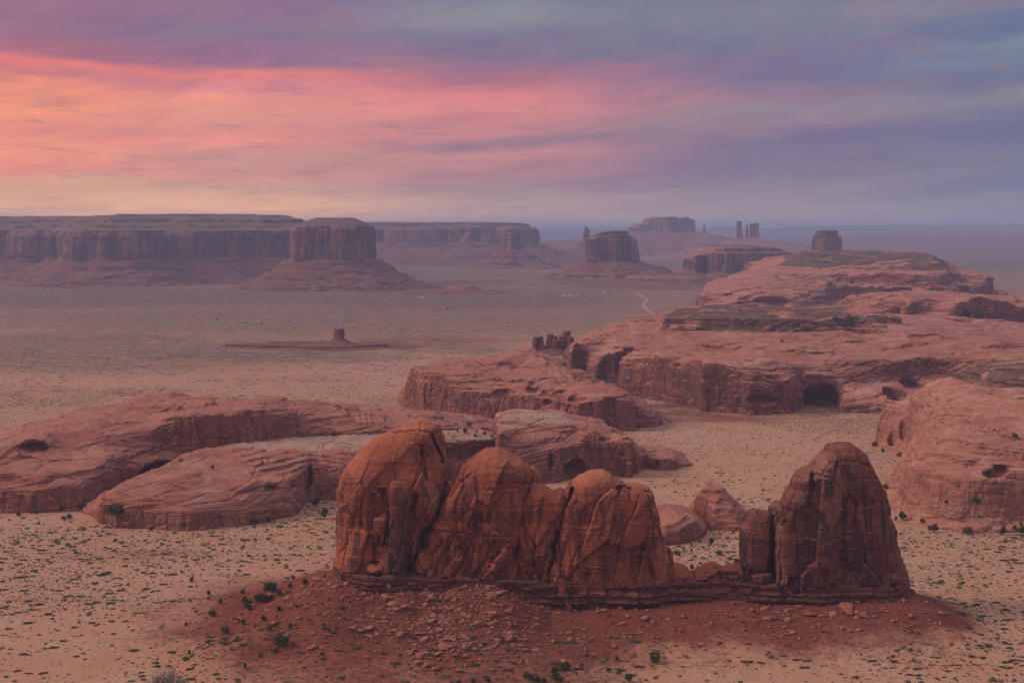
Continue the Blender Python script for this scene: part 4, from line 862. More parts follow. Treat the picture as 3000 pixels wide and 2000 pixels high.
# small red ridge with a knob on the left plain
def knob_ridge():
    D = 3640.0; x0 = float(XY(993, D)[0]); dd = (2.2, 2.6, 1.2)
    xs, ys, zs = grid((x0 - 330, D - 120, -8), (x0 + 190, D + 170, 62), dd)
    X, Y, Z = np.meshgrid(xs, ys, zs, indexing='ij')
    rr = np.sqrt((X - x0) ** 2 + ((Y - D) * .9) ** 2)
    cone = (Z - 34 + .62 * rr) * .8; cone = np.maximum(cone, Z - 32)
    kn = np.maximum(np.sqrt((X - x0 - 1) ** 2 + (Y - D) ** 2) - 13 + .12 * (Z - 34) - 1.0 * np.tanh(3 * vnoise(1.0, 2.0, Z * .35)) - 3.5 * vnoise(X * .12, Y * .12, Z * .05), Z - 49 + 4 * vnoise(X * .1, Y * .1, 3.0))
    X2 = X + 10 * fbm(X * .02, Y * .02, 1., 3); Y2 = Y + 10 * fbm(X * .02, Y * .02, 5., 3)
    pl = sdpoly(X2[:, :, 0], Y2[:, :, 0], [(x0 - 300, D + 40), (x0 - 150, D - 15), (x0 - 40, D - 62), (x0 + 70, D - 45), (x0 + 118, D - 20), (x0 + 110, D + 60), (x0 - 120, D + 90)])
    hz = 7 + 5 * sstep(-20, 110, X[:, :, 0] - x0)
    plat = np.maximum(pl[:, :, None] * .8, Z - hz[:, :, None]) + 0 * Z; plat = np.where(Z < hz[:, :, None] - 5, smin(plat, pl[:, :, None] * .3 + Z * .55 - 4, 2), plat)
    Fv = np.minimum(np.minimum(cone, plat), kn); isk = kn <= np.minimum(cone, plat)
    V, Q = nets(Fv.astype(np.float32), (xs[0], ys[0], zs[0]), dd); V0 = V
    V, N = slick(V, Q, .35, 1.0)
    gi = gidx(V0[Q[:, 0]], xs, ys, zs, dd)
    part = isk[gi[:, 0], gi[:, 1], gi[:, 2]].astype(int)
    emit('knob_hill', V, Q, part, ['skirt', 'knob'], [M['talus'], M['finv']], 'low red hill with a small square knob on top, alone on the left plain', 'hill')
knob_ridge()
mesa('low_hill', [(1300,6900),(1360,6840),(1400,6900),(1370,6980)], [(-8,260),(0,160),(12,40),(20,4),(26,0),(32,-10)], (9, 9, 3), 20, 40, 'tiny red hillock with a knob on the plain below the slender butte', 'hill', warp=18, size=2.0)
mesa('low_ridge', [(1830,8150),(1880,8050),(1960,7950),(2020,7900),(2050,8000),(2000,8250),(1900,8350)], [(-8,150),(0,90),(16,20),(34,6),(44,-10),(52,-60)], (9, 10, 3), 28, 46, 'low broken red ridge at the foot of the blocky cliff mesa', 'ridge', warp=60, size=2.5)
# far plateaus along the skyline: terrain
def far_ridge(name, pts, D, depth, mat):
    """pts: (u, z) skyline; a plateau with real depth and a sloping front"""
    n = 500; u = np.linspace(pts[0][0], pts[-1][0], n); z = np.interp(u, [p[0] for p in pts], [p[1] for p in pts])
    x = (u - 1500) / F0 * D; z = np.minimum(z + 8 * fbm(x * .0006, 3., 4., 4) * (z > 60), 488)
    prof = [(-9000, 0.0), (-5200, .18), (-2600, .45), (-900, .72), (-300, .96), (0, 1.0), (depth * .5, .98), (depth, .6), (depth * 1.4, 0)]
    V = []
    for k, (dy, f) in enumerate(prof):
        jj = 500 * fbm(x * .00025, k * .6, 2., 3) * (0 < k < 8)
        V.append(np.stack([x * (D + dy) / D, D + dy + jj, -5 + (z + 5) * f], 1))
    V = np.concatenate(V); i = np.arange(len(prof) * n).reshape(len(prof), n)
    Q = np.stack([i[:-1, :-1], i[:-1, 1:], i[1:, 1:], i[1:, :-1]], 2).reshape(-1, 4)
    tag(mesh(name, V, Q, mat), kind='structure')
far_ridge('distant_plateau_terrain', [(-3500,250),(-500,300),(1000,330),(1500,345),(1690,345),(1720,362),(1780,372),(1795,358),(1870,358),(1885,372),(1960,372),(2020,300),(2070,330),(2080,420),(2160,420),(2190,350),(2280,380),(2340,420),(2440,430),(2510,468),(2560,458),(2580,450),(2620,466),(2690,460),(2780,448),(2900,464),(2990,476),(3300,478),(6500,470)], 42000, 9000, M['mesacap'])
far_ridge('distant_hills', [(-3000,0),(1500,30),(2000,60),(2400,170),(2700,225),(3000,245),(3600,260),(6000,250)], 27000, 5000, M['talus'])

# ================================================================== roads on the plain
def strip(name, pts, wd, mat):
    P = np.stack(Wz(*np.array(pts, float).T, 0.0), 1); out = [P[0]]
    for a, b in zip(P[:-1], P[1:]):
        n = max(2, int(np.hypot(*(b - a)) / 12))
        for k in range(1, n + 1): out.append(a + (b - a) * k / n)
    C = np.array(out)
    for _ in range(6): C[1:-1] = (C[:-2] + C[1:-1] * 2 + C[2:]) / 4
    T = np.gradient(C, axis=0); T /= np.linalg.norm(T, axis=1, keepdims=True) + 1e-9
    Nn = np.stack([-T[:, 1], T[:, 0]], 1); i = np.arange(len(C))
    ww = wd * (1 + .35 * vnoise(i * .4, 1.0, 2.0))[:, None]
    L = C + Nn * ww / 2; Rr = C - Nn * ww / 2
    zl = gz(L[:, 0], L[:, 1]) + .5; zr = gz(Rr[:, 0], Rr[:, 1]) + .5
    V = np.concatenate([np.c_[L, zl], np.c_[Rr, zr]]); n = len(C)
    Q = np.stack([i[:-1], i[1:], i[1:] + n, i[:-1] + n], 1)
    tag(mesh(name, V, Q, mat), kind='structure')
def plain_mat(name, c1, c2, sc=.3):
    m = bpy.data.materials.new(name); m.use_nodes = True; t = NT(m.node_tree); t.n.clear()
    P = t.new('ShaderNodeNewGeometry').outputs['Position']
    bs = t.new('ShaderNodeBsdfPrincipled'); t.put(bs.inputs['Base Color'], t.mix(t.step(t.noise(P, sc, 6, .65), .35, .65), c1, c2)); bs.inputs['Roughness'].default_value = 1; bs.inputs['Specular IOR Level'].default_value = .1
    t.put(t.new('ShaderNodeOutputMaterial').inputs[0], bs.outputs[0]); return m
M['road'] = plain_mat('pale_dirt', (.52, .34, .26), (.46, .28, .21), .05)
M['track'] = plain_mat('sand_track', (.46, .25, .18), (.40, .20, .14), .08)
strip('dirt_road', [(1862,857),(1872,862),(1882,870),(1898,877),(1890,884),(1884,890),(1888,898),(1900,910),(1920,922),(1960,945)], 10, M['road'])
strip('dirt_road', [(1180,797),(1298,804),(1404,810),(1510,819),(1595,830),(1672,839)], 13, M['road'])
strip('dirt_track', [(1740,1254),(1823,1262),(1908,1262),(1950,1257),(1964,1247),(1950,1234),(1930,1222)], 4.5, M['track'])
strip('dirt_track', [(1955,1228),(2035,1228),(2100,1226),(2250,1236),(2383,1235),(2510,1228),(2600,1222)], 5, M['track'])
strip('dirt_track', [(2380,1290),(2440,1262),(2502,1240),(2545,1222)], 3.5, M['track'])

# ================================================================== ray-placed things
bpy.context.view_layer.update()
DG = bpy.context.evaluated_depsgraph_get()
def surf(u, v):
    x, y, z = (float(a) for a in ray(u, v))
    hit, p, n, i, ob, mx = S.ray_cast(DG, (0, 0, H), Vector((x, y, z)).normalized(), distance=90000)
    return p if hit else None
def drop(x, y):
    hit, p, n, i, ob, mx = S.ray_cast(DG, (x, y, 900), (0, 0, -1))
    return p.z if hit else 0.0

def leafmat(name, ca, cb, cc):
    m = bpy.data.materials.new(name); m.use_nodes = True; t = NT(m.node_tree); t.n.clear()
    P = t.new('ShaderNodeNewGeometry').outputs['Position']
    f = t.noise(P, 1.3, 5, .7); g2 = t.noise(P, .11, 3, .5)
    c = t.mix(t.step(f, .35, .65), ca, cb); c = t.mix(t.math('MULTIPLY', t.step(g2, .45, .62), .7), c, cc)
    bs = t.new('ShaderNodeBsdfPrincipled'); t.put(bs.inputs['Base Color'], c); bs.inputs['Roughness'].default_value = .9; bs.inputs['Specular IOR Level'].default_value = .1
    t.put(t.new('ShaderNodeOutputMaterial').inputs[0], bs.outputs[0]); return m
M['juniper'] = leafmat('juniper_leaf', (.036, .054, .022), (.070, .092, .038), (.095, .100, .048))
M['greybush'] = leafmat('sage_leaf', (.075, .080, .060), (.120, .118, .095), (.10, .105, .075))
M['bark'] = plain_mat('bark', (.11, .075, .055), (.17, .12, .09), 2.0)
M['shrub'] = leafmat('desert_shrub', (.070, .068, .030), (.115, .105, .050), (.085, .075, .055))

def tri_cloud(cent, rads, n, size, seed, up=.3):
    """leaf-sized triangles spread through clump volumes"""
    r = np.random.default_rng(seed); cent = np.array(cent, float); rads = np.array(rads, float)
    pk = r.choice(len(cent), n, p=rads[:, 0] ** 2 / (rads[:, 0] ** 2).sum())
    dd = r.normal(size=(n, 3)); dd /= np.linalg.norm(dd, axis=1, keepdims=True)
    rr = r.uniform(.55, 1.0, n) ** .5
    p = cent[pk] + dd * rads[pk] * rr[:, None]
    a = r.normal(size=(n, 3)); a /= np.linalg.norm(a, axis=1, keepdims=True)
    b = np.cross(a, dd + .3 * r.normal(size=(n, 3))); b /= np.linalg.norm(b, axis=1, keepdims=True) + 1e-6
    sz = size * r.uniform(.6, 1.5, n)[:, None]
    V = np.stack([p - a * sz, p + a * sz, p + b * sz * 1.2, p + dd * sz * .8 + a * sz * .2], 1).reshape(-1, 3)
    i = np.arange(n)[:, None] * 4
    return V, np.concatenate([i + [0, 1, 2], i + [0, 3, 2], i + [1, 2, 3]])
def tube(P, Rr, k=6):
    P = np.array(P, float); V = []
    for i, p in enumerate(P):
        t = P[min(i + 1, len(P) - 1)] - P[max(i - 1, 0)]; t /= np.linalg.norm(t) + 1e-9
        a = np.cross(t, (0.31, .9, .3)); a /= np.linalg.norm(a); b = np.cross(t, a)
        for j in range(k):
            th = 2 * math.pi * j / k; V.append(p + (a * math.cos(th) + b * math.sin(th)) * Rr[i])
    Q = [[i * k + j, i * k + (j + 1) % k, (i + 1) * k + (j + 1) % k, (i + 1) * k + j] for i in range(len(P) - 1) for j in range(k)]
    return np.array(V), np.array(Q)
def join(parts):
    V, Fc, o = [], [], 0
    for v, f in parts: V.append(v); Fc.append(np.asarray(f) + o); o += len(v)
    return np.concatenate(V), np.concatenate(Fc)
protoT = []
for k in range(5):                                                # unit-height junipers: trunk with limbs, clumped crown
    r = np.random.default_rng(40 + k); tall = (0.42, .5, .36, .58, .30)[k]
    tr = [tube([(0, 0, -.03), (.02, .01, .12), (-.01, .03, .3), (.03, 0, .55)], [.055, .045, .035, .02])]
    cl, rd = [], []
    for j in range(9):
        th = r.uniform(0, 6.3); zz = r.uniform(.25, .86); ww = tall * (1.05 - abs(zz - .5) * 1.0) * r.uniform(.45, .8)
        c = np.array([math.cos(th) * ww, math.sin(th) * ww, zz]); cl.append(c); q = r.uniform(.14, .24) * (tall + .6); rd.append((q, q, q * .85))
        if j < 5: tr.append(tube([(0, .01, .12 + .05 * j), c * [.5, .5, .75], c], [.022, .016, .007], 5))
    cl.append(np.array([0, 0, .55])); rd.append((tall * .75, tall * .75, .36))
    Vt, Ft = join(tr); Vc, Fc = tri_cloud(cl, rd, 900, .042, 90 + k)
    Vc[:, 2] = np.maximum(Vc[:, 2], .04 + .02 * np.abs(Vc[:, 0]))
    protoT.append((Vt, Ft, Vc, Fc))
meshT = {}
def juniper(u, v, hpx, label, group, grey=False, cat='tree', name='juniper_tree'):
    p = surf(u, v)
    if p is None: return
    k = random.randrange(5); key = (k, grey); hgt = hpx * p.y / F0 * 1.05
    o = empty(name, p - Vector((0, 0, .1)), label, cat, group); o.scale = (hgt * random.uniform(.9, 1.25), hgt * random.uniform(.9, 1.2), hgt); o.rotation_euler.z = random.uniform(0, 6.3)
    if key not in meshT:
        Vt, Ft, Vc, Fc = protoT[k]
        meshT[key] = [mesh('trunk', Vt, Ft, M['bark'], o), mesh('crown', Vc, Fc, M['greybush' if grey else 'juniper'], o, smooth=False)]
    else:
        for c in meshT[key]: c2 = c.copy(); COL.objects.link(c2); c2.parent = o
def many(lst, ox, oy, k, label, group, grey=()):
    for i, (x, y, hh) in enumerate(lst):
        g = i in grey
        juniper(ox + x * k, oy + y * k, hh * k, label if not g else 'grey-green bush ' + label.split(' ', 3)[-1], group if not g else group.replace('junipers', 'grey bushes'), g)
A = 'dark green juniper '
many([(378,245,38),(497,340,42),(608,605,60),(578,400,42),(518,485,50),(692,640,26),(370,385,24),(850,760,28),(750,840,40),(340,550,30),(365,745,36),(410,455,20),(495,365,20)], 400, 1600, .4252, A + 'on open sand left of the rubble slope', 'junipers on the sand left of the rubble slope', (0, 1, 2, 9))
many([(905,318,75),(940,315,65),(980,335,40),(1058,290,40),(1080,228,32),(1160,268,50),(745,390,48),(768,425,60),(840,380,55),(884,390,70),(780,438,40),(820,370,36),(730,325,30)], 400, 1600, .4252, A + 'in the thicket of boulders left of the fins', 'junipers in the thicket beside the boulders', (3,))
many([(875,515,44),(735,535,38),(700,520,32),(1000,690,95),(962,730,30),(980,440,34),(1470,402,34),(1105,420,26),(1280,752,30),(1060,570,46),(1325,372,22),(2090,395,26),(915,580,40)], 400, 1600, .4252, A + 'on the red rubble slope below the fins', 'junipers on the red rubble slope', (2, 9, 12))
many([(1690,685,84)], 1200, 1650, .4252, 'large round juniper alone where the red slope meets pale sand', None)
many([(1430,672,40),(1072,738,62),(1000,770,65),(1005,812,65),(815,800,58),(1185,722,40),(1370,745,32),(1440,765,36),(1510,815,65),(880,822,50),(850,815,44),(930,822,40),(1150,768,26),(540,823,45),(340,826,30),(440,824,36),(1045,812,24)], 1200, 1650, .4252, A + 'along the lower edge of the red slope', 'junipers along the bottom of the red slope', (5, 7, 8))
many([(800,970,92)], 0, 1100, .4252, 'biggest dark juniper, in the notch of the broad left dome', None)
many([(125,965,32),(428,930,38),(560,925,52),(1040,1070,30),(1275,1045,40),(1750,1030,50),(1850,1005,42),(2175,900,58),(2240,985,80),(215,955,22),(250,950,26),(480,990,40),(440,1000,36)], 0, 1100, .4252, A + 'at the sandy foot of the broad left dome', 'junipers at the foot of the left dome', (2, 5, 6, 8, 11, 12))
many([(1465,645,32),(1805,605,22),(2300,415,20),(2225,560,22)], 0, 1100, .4252, A + 'rooted on top of the broad left dome', 'junipers on top of the left dome')
many([(1205,150,40),(1270,195,30),(1395,230,36),(1290,480,44),(1420,712,62),(1370,718,34),(1570,740,42),(1660,808,66),(1920,820,56),(2190,825,66),(2280,785,36),(2330,760,34),(2340,820,60),(1320,645,22)], 2100, 1250, .38265, A + 'at the sandy foot of the pale dome on the right', 'junipers at the foot of the right dome', (3, 6))
many([(1995,585,42),(1755,585,30),(2010,700,24),(2285,75,30),(2125,30,20)], 2100, 1250, .38265, A + 'rooted on the bare rock of the pale right dome', 'junipers on the right dome')
many([(1665,840,62),(1500,860,32),(1432,880,28),(1497,900,28),(1440,900,22),(1727,935,50),(1502,1055,55),(1310,930,44),(1385,930,44),(1590,872,22),(1360,915,26),(1800,795,24),(1570,825,26),(1660,735,22),(1850,740,20)], 1500, 1300, .3507, A + 'in the gap before the pointed fin', 'junipers in the gap between the fins')
many([(1215,185,45),(1140,198,26)], 1500, 1300, .3507, A + 'against the low outcrop behind the humped fin', 'junipers against the low outcrop')
many([(1410,505,60),(1545,525,100),(1740,510,45),(1880,555,70),(2010,590,50),(1620,385,50),(1575,370,50),(1385,375,35),(170,425,40),(1510,325,24),(1720,580,50),(1640,385,44),(1260,525,26),(1350,560,26),(1610,540,30),(1980,570,30)], 1100, 1180, .17007, A + 'on the bleached bench behind the fins', 'junipers on the bleached bench')
for u, v, hh in ((766,951,8),(635,937,5),(722,949,6),(1312,908,6),(1355,917,5),(2290,1002,9),(2170,914,9)): juniper(u, v, hh, 'lone dark tree speck far off across the valley', 'lone far trees')

# ================================================================== boulders
def hull_rock(seed, flat=.7):
    import bmesh
    r = random.Random(seed); bm = bmesh.new()
    for _ in range(16):
        p = Vector((r.gauss(0, 1), r.gauss(0, 1), r.gauss(0, 1))).normalized(); p = Vector((p.x * r.uniform(.8, 1.1), p.y * r.uniform(.7, 1.0), p.z * flat * r.uniform(.8, 1.1)))
        bm.verts.new(p)
    bmesh.ops.convex_hull(bm, input=bm.verts); bmesh.ops.delete(bm, geom=[v for v in bm.verts if not v.link_faces], context='VERTS')
    bmesh.ops.bevel(bm, geom=list(bm.edges), offset=.06, segments=1, affect='EDGES', profile=.6)
    bmesh.ops.triangulate(bm, faces=bm.faces)
    bm.verts.index_update(); V = np.array([v.co for v in bm.verts]); Fc = np.array([[v.index for v in f.verts] for f in bm.faces]); bm.free()
    return V, Fc
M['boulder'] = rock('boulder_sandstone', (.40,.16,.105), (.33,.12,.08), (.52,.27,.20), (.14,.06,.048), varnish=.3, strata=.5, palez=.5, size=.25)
ROCKS = [hull_rock(100 + k, (.75, .5, .9, .35, .65, .45, .8, .55)[k]) for k in range(8)]
bproto = {}
def boulder(u, v, wpx, label, group, flat=None, cat='boulder'):
    p = surf(u, v)
    if p is None or p.y > 1200: return
    k = random.randrange(8) if flat is None else flat; r = wpx * .5 * p.y / F0
    if k in bproto: o = bproto[k].copy(); COL.objects.link(o)
    else: o = bproto[k] = mesh('boulder', *ROCKS[k], M['boulder'], smooth=False)
    o.location = p + Vector((0, 0, r * .22)); o.scale = (r, r * random.uniform(.75, 1.1), r * random.uniform(.75, 1.1))
    o.rotation_euler = (random.uniform(-.35, .35), random.uniform(-.35, .35), random.uniform(0, 6.3)); tag(o, label, cat, group)
BL = [(1140,1715,38,'big upright red boulder standing against the ledges under the dark pillar',2),(947,1690,26,'tall tilted boulder on the crest at the left end of the ledges',2),(925,1704,36,'long leaning slab beside the leftmost ledges',0),(892,1722,30,'red block lowest in the pile left of the ledges',4),(1031,1842,30,'pale round-faced slab lying flat on the red slope',3),(1055,1848,26,'tilted slab leaning beside the pale flat slab',1),
 (915,1857,26,'split pale boulder alone on the left part of the slope',4),(1172,1864,46,'broken flat-topped boulder in the middle of the rubble fan',1),(1190,1858,26,'angular block touching the broken flat-topped boulder',0),(1302,1899,42,'largest pale boulder with a flat top, low on the rubble fan',4),(1232,1925,40,'grey-pink boulder below and left of the largest pale one',0),(1286,1932,20,'small round boulder below the largest pale one',6),
 (921,1896,24,'red boulder half buried beside the dry wash',0),(945,1899,28,'long dark boulder lying at the dry wash',3),(1252,1950,34,'dark boulder in the row at the bottom of the fan',1),(1275,1962,32,'round dark boulder at the bottom of the fan',6),(1345,1966,30,'smooth dark boulder right of the bottom row',4),(1442,1963,24,'lone rounded boulder near the bottom junipers',6),(1073,1968,18,'small boulder at the bottom edge of the red slope',4),
 (1429,1737,22,'orange block just under the ledges of the middle fin',2),(1383,1778,24,'pale slab on the steep part of the rubble fan',3),(1495,1872,40,'leaning slabby boulder with a split top, right of the fan',1),(1523,1895,28,'egg-shaped boulder leaning downhill, right of the fan',6),(1577,1890,16,'small round boulder in a red hollow',6),(1694,1874,22,'squat boulder in a group of three on the right slope',4),(1741,1867,14,'upright pale stone on the right slope',2),(1710,1846,22,'flat pale slab on the right slope',3),
 (1822,1786,28,'orange block right below the saddle',2),(1828,1800,10,'small stone under the orange block',0),(1912,1824,22,'orange boulder with a pile of slabs under the right ledges',0),(1890,1812,34,'tilted layered slab under the right ledges',3),(2480,1790,75,'largest fallen block, wedge shaped, propped under the pointed fin',2),(2440,1800,34,'stacked slabs leaning on the largest fallen block',3),(2530,1806,36,'shattered block right of the largest fallen block',1),(2372,1803,42,'heap-like layered boulder in front of the pointed fin',3),(2405,1805,24,'round boulder beside the heap-like layered boulder',6),(2306,1818,34,'rounded boulder in the left group before the pointed fin',4),(2250,1815,38,'split boulder in the left group before the pointed fin',1),(2240,1785,34,'dark tilted slab under the gap of the pointed fin',3),(2205,1790,26,'block left of the dark tilted slab',0),(2470,1842,22,'small red boulder farthest out in front of the pointed fin',0),(785,1750,40,'dark red boulder sheltering the juniper thicket',0),(840,1757,34,'broad red boulder right of the juniper thicket',4),(855,1769,14,'small pale block below the broad red boulder',2)]
for u, v, wp, lb, k in BL: boulder(u, v, wp, lb, None, k)
def inpoly(u, v, P): return float(sdpoly(np.array([u]), np.array([v]), P)[0]) < 0
FAN = [(1010,1735),(1190,1728),(1330,1722),(1440,1712),(1520,1790),(1560,1860),(1500,1930),(1350,1960),(1230,1950),(1100,1880),(1040,1810)]
n = 0
while n < 200:
    u, v = random.uniform(1000, 1570), random.uniform(1712, 1970)
    if inpoly(u, v, FAN): boulder(u, v, min(38, 10.5 * random.paretovariate(1.9)), 'one of many red rocks littering the steep rubble fan under the middle fins', 'rocks of the rubble fan'); n += 1
for _ in range(45): boulder(random.uniform(850, 2650), random.uniform(1765, 1900), min(20, 6.5 * random.paretovariate(2.2)), 'small scattered red rock on the bare red skirt around the fins', 'scattered rocks on the red skirt')
for u, v, wp in ((905,1742,26),(880,1745,18),(935,1735,24),(950,1725,22),(915,1730,16),(965,1712,20),(895,1735,14),(870,1752,14),(925,1745,14),(945,1748,12)): boulder(u, v, wp, 'block in the pile spilling off the left end of the ledges', 'blocks at the left end of the ledges')

# finer rubble: one mass
def scatter(name, pts, protos, sizes, flat, mat, yaw=True, tint=None):
    V, Fc, o, at = [], [], 0, []
    ids = R.integers(0, len(protos), len(pts))
    for k, (pv, pf) in enumerate(protos):
        m = np.where(ids == k)[0]
        if not len(m): continue
        a = R.uniform(0, 6.28, len(m)); c, s_ = np.cos(a), np.sin(a); sz = sizes[m]
        x = pv[None, :, 0] * c[:, None] - pv[None, :, 1] * s_[:, None]; y = pv[None, :, 0] * s_[:, None] + pv[None, :, 1] * c[:, None]
        asp = R.uniform(.7, 1.35, len(m))
        vv = np.stack([x * (sz * asp)[:, None], y * (sz / asp)[:, None], pv[None, :, 2] * (sz * flat[m])[:, None]], 2) + pts[m][:, None, :]
        ff = pf[None] + (np.arange(len(m)) * len(pv))[:, None, None]
        V.append(vv.reshape(-1, 3)); Fc.append(ff.reshape(-1, pf.shape[1]) + o); o += vv.shape[0] * vv.shape[1]
        if tint is not None: at.append(np.repeat(tint[m], len(pv)))
    ob = mesh(name, np.concatenate(V), np.concatenate(Fc), mat, smooth=False, attrs={'tone': np.concatenate(at)} if tint is not None else None)
    return tag(ob, kind='stuff')
def ugrid(u0, u1, v0, v1, n):
    u, v = R.uniform(u0, u1, n), R.uniform(v0, v1, n); return u, v
nb = 90000
x = R.uniform(-260, 330, nb); y = R.uniform(960, 1100, nb); mh, dist = mound(x, y)
uu = x / y * F0 + 1500
pr = np.exp(-((uu - 1290) / 230) ** 2) * .9 + .12; pr *= np.clip(1.25 - dist / 110, 0, 1) * (.4 + 1.2 * np.clip(fbm(x * .06, y * .06, 3., 3) + .35, 0, 1))
m = (R.random(nb) < pr) & (dist > 0); x, y = x[m], y[m]
sz = np.minimum(.46 * (1 + R.pareto(2.1, len(x))), 3.0)
scatter('rubble', np.c_[x, y, gz(x, y) + sz * .15], [(v * [1, 1, 1], f) for v, f in (hull_rock(300, .6), hull_rock(301, .4), hull_rock(302, .8))], sz, np.ones(len(x)), M['boulder'])

# ================================================================== scrub
def half_blob(seed, n1=7):
    r = np.random.default_rng(seed); V = [(0, 0, .95)]; ring = []
    for zz, rr in ((.72, .55), (.30, .95), (-.1, .9)):
        for j in range(n1):
            a = 2 * math.pi * (j + r.uniform(-.3, .3)) / n1; q = rr * r.uniform(.7, 1.15); V.append((q * math.cos(a), q * math.sin(a), zz * r.uniform(.7, 1.2)))
    Fc = [[0, 1 + j, 1 + (j + 1) % n1] for j in range(n1)]
    for k in range(2):
        a0, b0 = 1 + k * n1, 1 + (k + 1) * n1
        for j in range(n1): j2 = (j + 1) % n1; Fc += [[a0 + j, b0 + j, b0 + j2], [a0 + j, b0 + j2, a0 + j2]]
    return np.array(V), np.array(Fc)
def small_blob(seed):
    r = np.random.default_rng(seed); V = [(0, 0, .8)] + [(math.cos(a) * q, math.sin(a) * q, -.05) for a, q in zip(np.arange(5) * 1.2566, r.uniform(.7, 1.15, 5))]
    return np.array(V), np.array([[0, 1 + j, 1 + (j + 1) % 5] for j in range(5)])
def scrub_mat():
    m = bpy.data.materials.new('desert_scrub'); m.use_nodes = True; t = NT(m.node_tree); t.n.clear()
    a = t.new('ShaderNodeAttribute', attribute_name='tone').outputs['Fac']; P = t.new('ShaderNodeNewGeometry').outputs['Position']
    c = t.ramp(a, [(0, (.055, .050, .030)), (.3, (.095, .090, .042)), (.55, (.135, .126, .060)), (.75, (.16, .155, .115)), (1, (.20, .125, .085))])
    c = t.mix(t.step(t.noise(P, 2.0, 4, .7), .4, .7), c, (.045, .042, .026))
    bs = t.new('ShaderNodeBsdfPrincipled'); t.put(bs.inputs['Base Color'], c); bs.inputs['Roughness'].default_value = 1; bs.inputs['Specular IOR Level'].default_value = .05
    t.put(t.new('ShaderNodeOutputMaterial').inputs[0], bs.outputs[0]); return m
M['scrub'] = scrub_mat()
def on_rock(x, y):
    d0 = np.full(len(x), 1e9)
    for p in BASES:
        if p[:, 1].min() < 3400: d0 = np.minimum(d0, sdpoly(x, y, p))
    return d0
def scrub_points(n, ymin, ymax):
    y = np.sqrt(R.uniform(ymin ** 2, ymax ** 2, n)); x = R.uniform(-.52, .52, n) * y + R.uniform(-25, 25, n)
    dens = .28 + .9 * np.clip(fbm(x * .006, y * .006, 7., 4) + .18, 0, 1) + .35 * np.clip(fbm(x * .03, y * .03, 2., 2), 0, 1)
    mh, dist = mound(x, y); dens *= np.clip((dist - 10) / 90, .12, 1)
    dens = np.where(dens > 0, np.clip(dens, 0, 1.2) ** 1.7 * 1.8, 0)
    k = (R.random(n) < dens) & (on_rock(x, y) > 3) & (dist > 1)
    return x[k], y[k]
x, y = scrub_points(345000, 880, 1750)
sz = np.minimum(.31 * np.exp(R.normal(0, .68, len(x))), 2.0); big = R.random(len(x)) < .02; sz = np.where(big, R.uniform(1.2, 3.2, len(x)), sz)
u = x / y * F0 + 1500; vis = (u > -20) & (u < 3020) & (y > 945)
app = np.where(vis, sz / y, 0); top = np.argsort(-app)[:240]; rest = np.ones(len(x), bool); rest[top] = False
z = gz(x, y)
tone = np.clip(R.normal(.42, .24, len(x)) + .25 * fbm(x * .01, y * .01, 1., 2), 0, 1)
lg_ = rest & (sz > .62); sm_ = rest & (sz <= .62)
scatter('scrub', np.c_[x, y, z][lg_], [half_blob(1), half_blob(2), half_blob(3)], sz[lg_], R.uniform(.30, .65, lg_.sum()), M['scrub'], tint=tone[lg_])
scatter('scrub', np.c_[x, y, z][sm_], [small_blob(1), small_blob(2), small_blob(3)], sz[sm_], R.uniform(.4, .8, sm_.sum()), M['scrub'], tint=tone[sm_])
# the largest bushes stand as individuals
SH = []
for k in range(5):
    r = np.random.default_rng(700 + k); cl = [(r.uniform(-.6, .6), r.uniform(-.4, .4), r.uniform(.1, .3)) for _ in range(7)]
    rd = [(q, q, q * .6) for q in r.uniform(.3, .5, 7)]
    V, Fc = tri_cloud(cl, rd, 420, .085, 800 + k); V[:, 2] = np.abs(V[:, 2]); Vb, Fb = half_blob(60 + k); SH.append(join([(V, Fc), (Vb * [.75, .6, .42], Fb)]))
SPR = {}
for i in top:
    k = random.randrange(5); pale = tone[i] > .55; key = (k, pale)
    if key in SPR: o = SPR[key].copy(); COL.objects.link(o)
    else: o = SPR[key] = mesh('desert_shrub', *SH[k], M['greybush' if pale else 'shrub'], smooth=False)
    o.location = (x[i], y[i], z[i] - .05); q = sz[i] * 1.15; o.scale = (q * random.uniform(1, 1.5), q * random.uniform(.8, 1.1), q * random.uniform(.5, .75)); o.rotation_euler.z = random.uniform(-.7, .7)
    side = 'left of the rubble slope' if u[i] < 1250 else ('in front of the fins' if u[i] < 2100 and y[i] < 1120 else ('right of the pointed fin' if u[i] > 2400 else 'behind the row of fins'))
    tag(o, f"{'grey-green' if pale else 'olive green'} low desert shrub on the sand {side}", 'shrub', f"{'grey-green' if pale else 'olive green'} shrubs {side}")
x, y = scrub_points(430000, 1750, 2900)
sz = np.minimum(.55 * np.exp(R.normal(0, .5, len(x))), 2.4); fade = R.random(len(x)) < 1 - sstep(2350, 2900, y)
x, y, sz = x[fade], y[fade], sz[fade]
scatter('scrub', np.c_[x, y, gz(x, y)], [small_blob(1), small_blob(2)], sz, R.uniform(.5, .9, len(x)), M['scrub'], tint=np.clip(R.normal(.35, .22, len(x)), 0, 1))

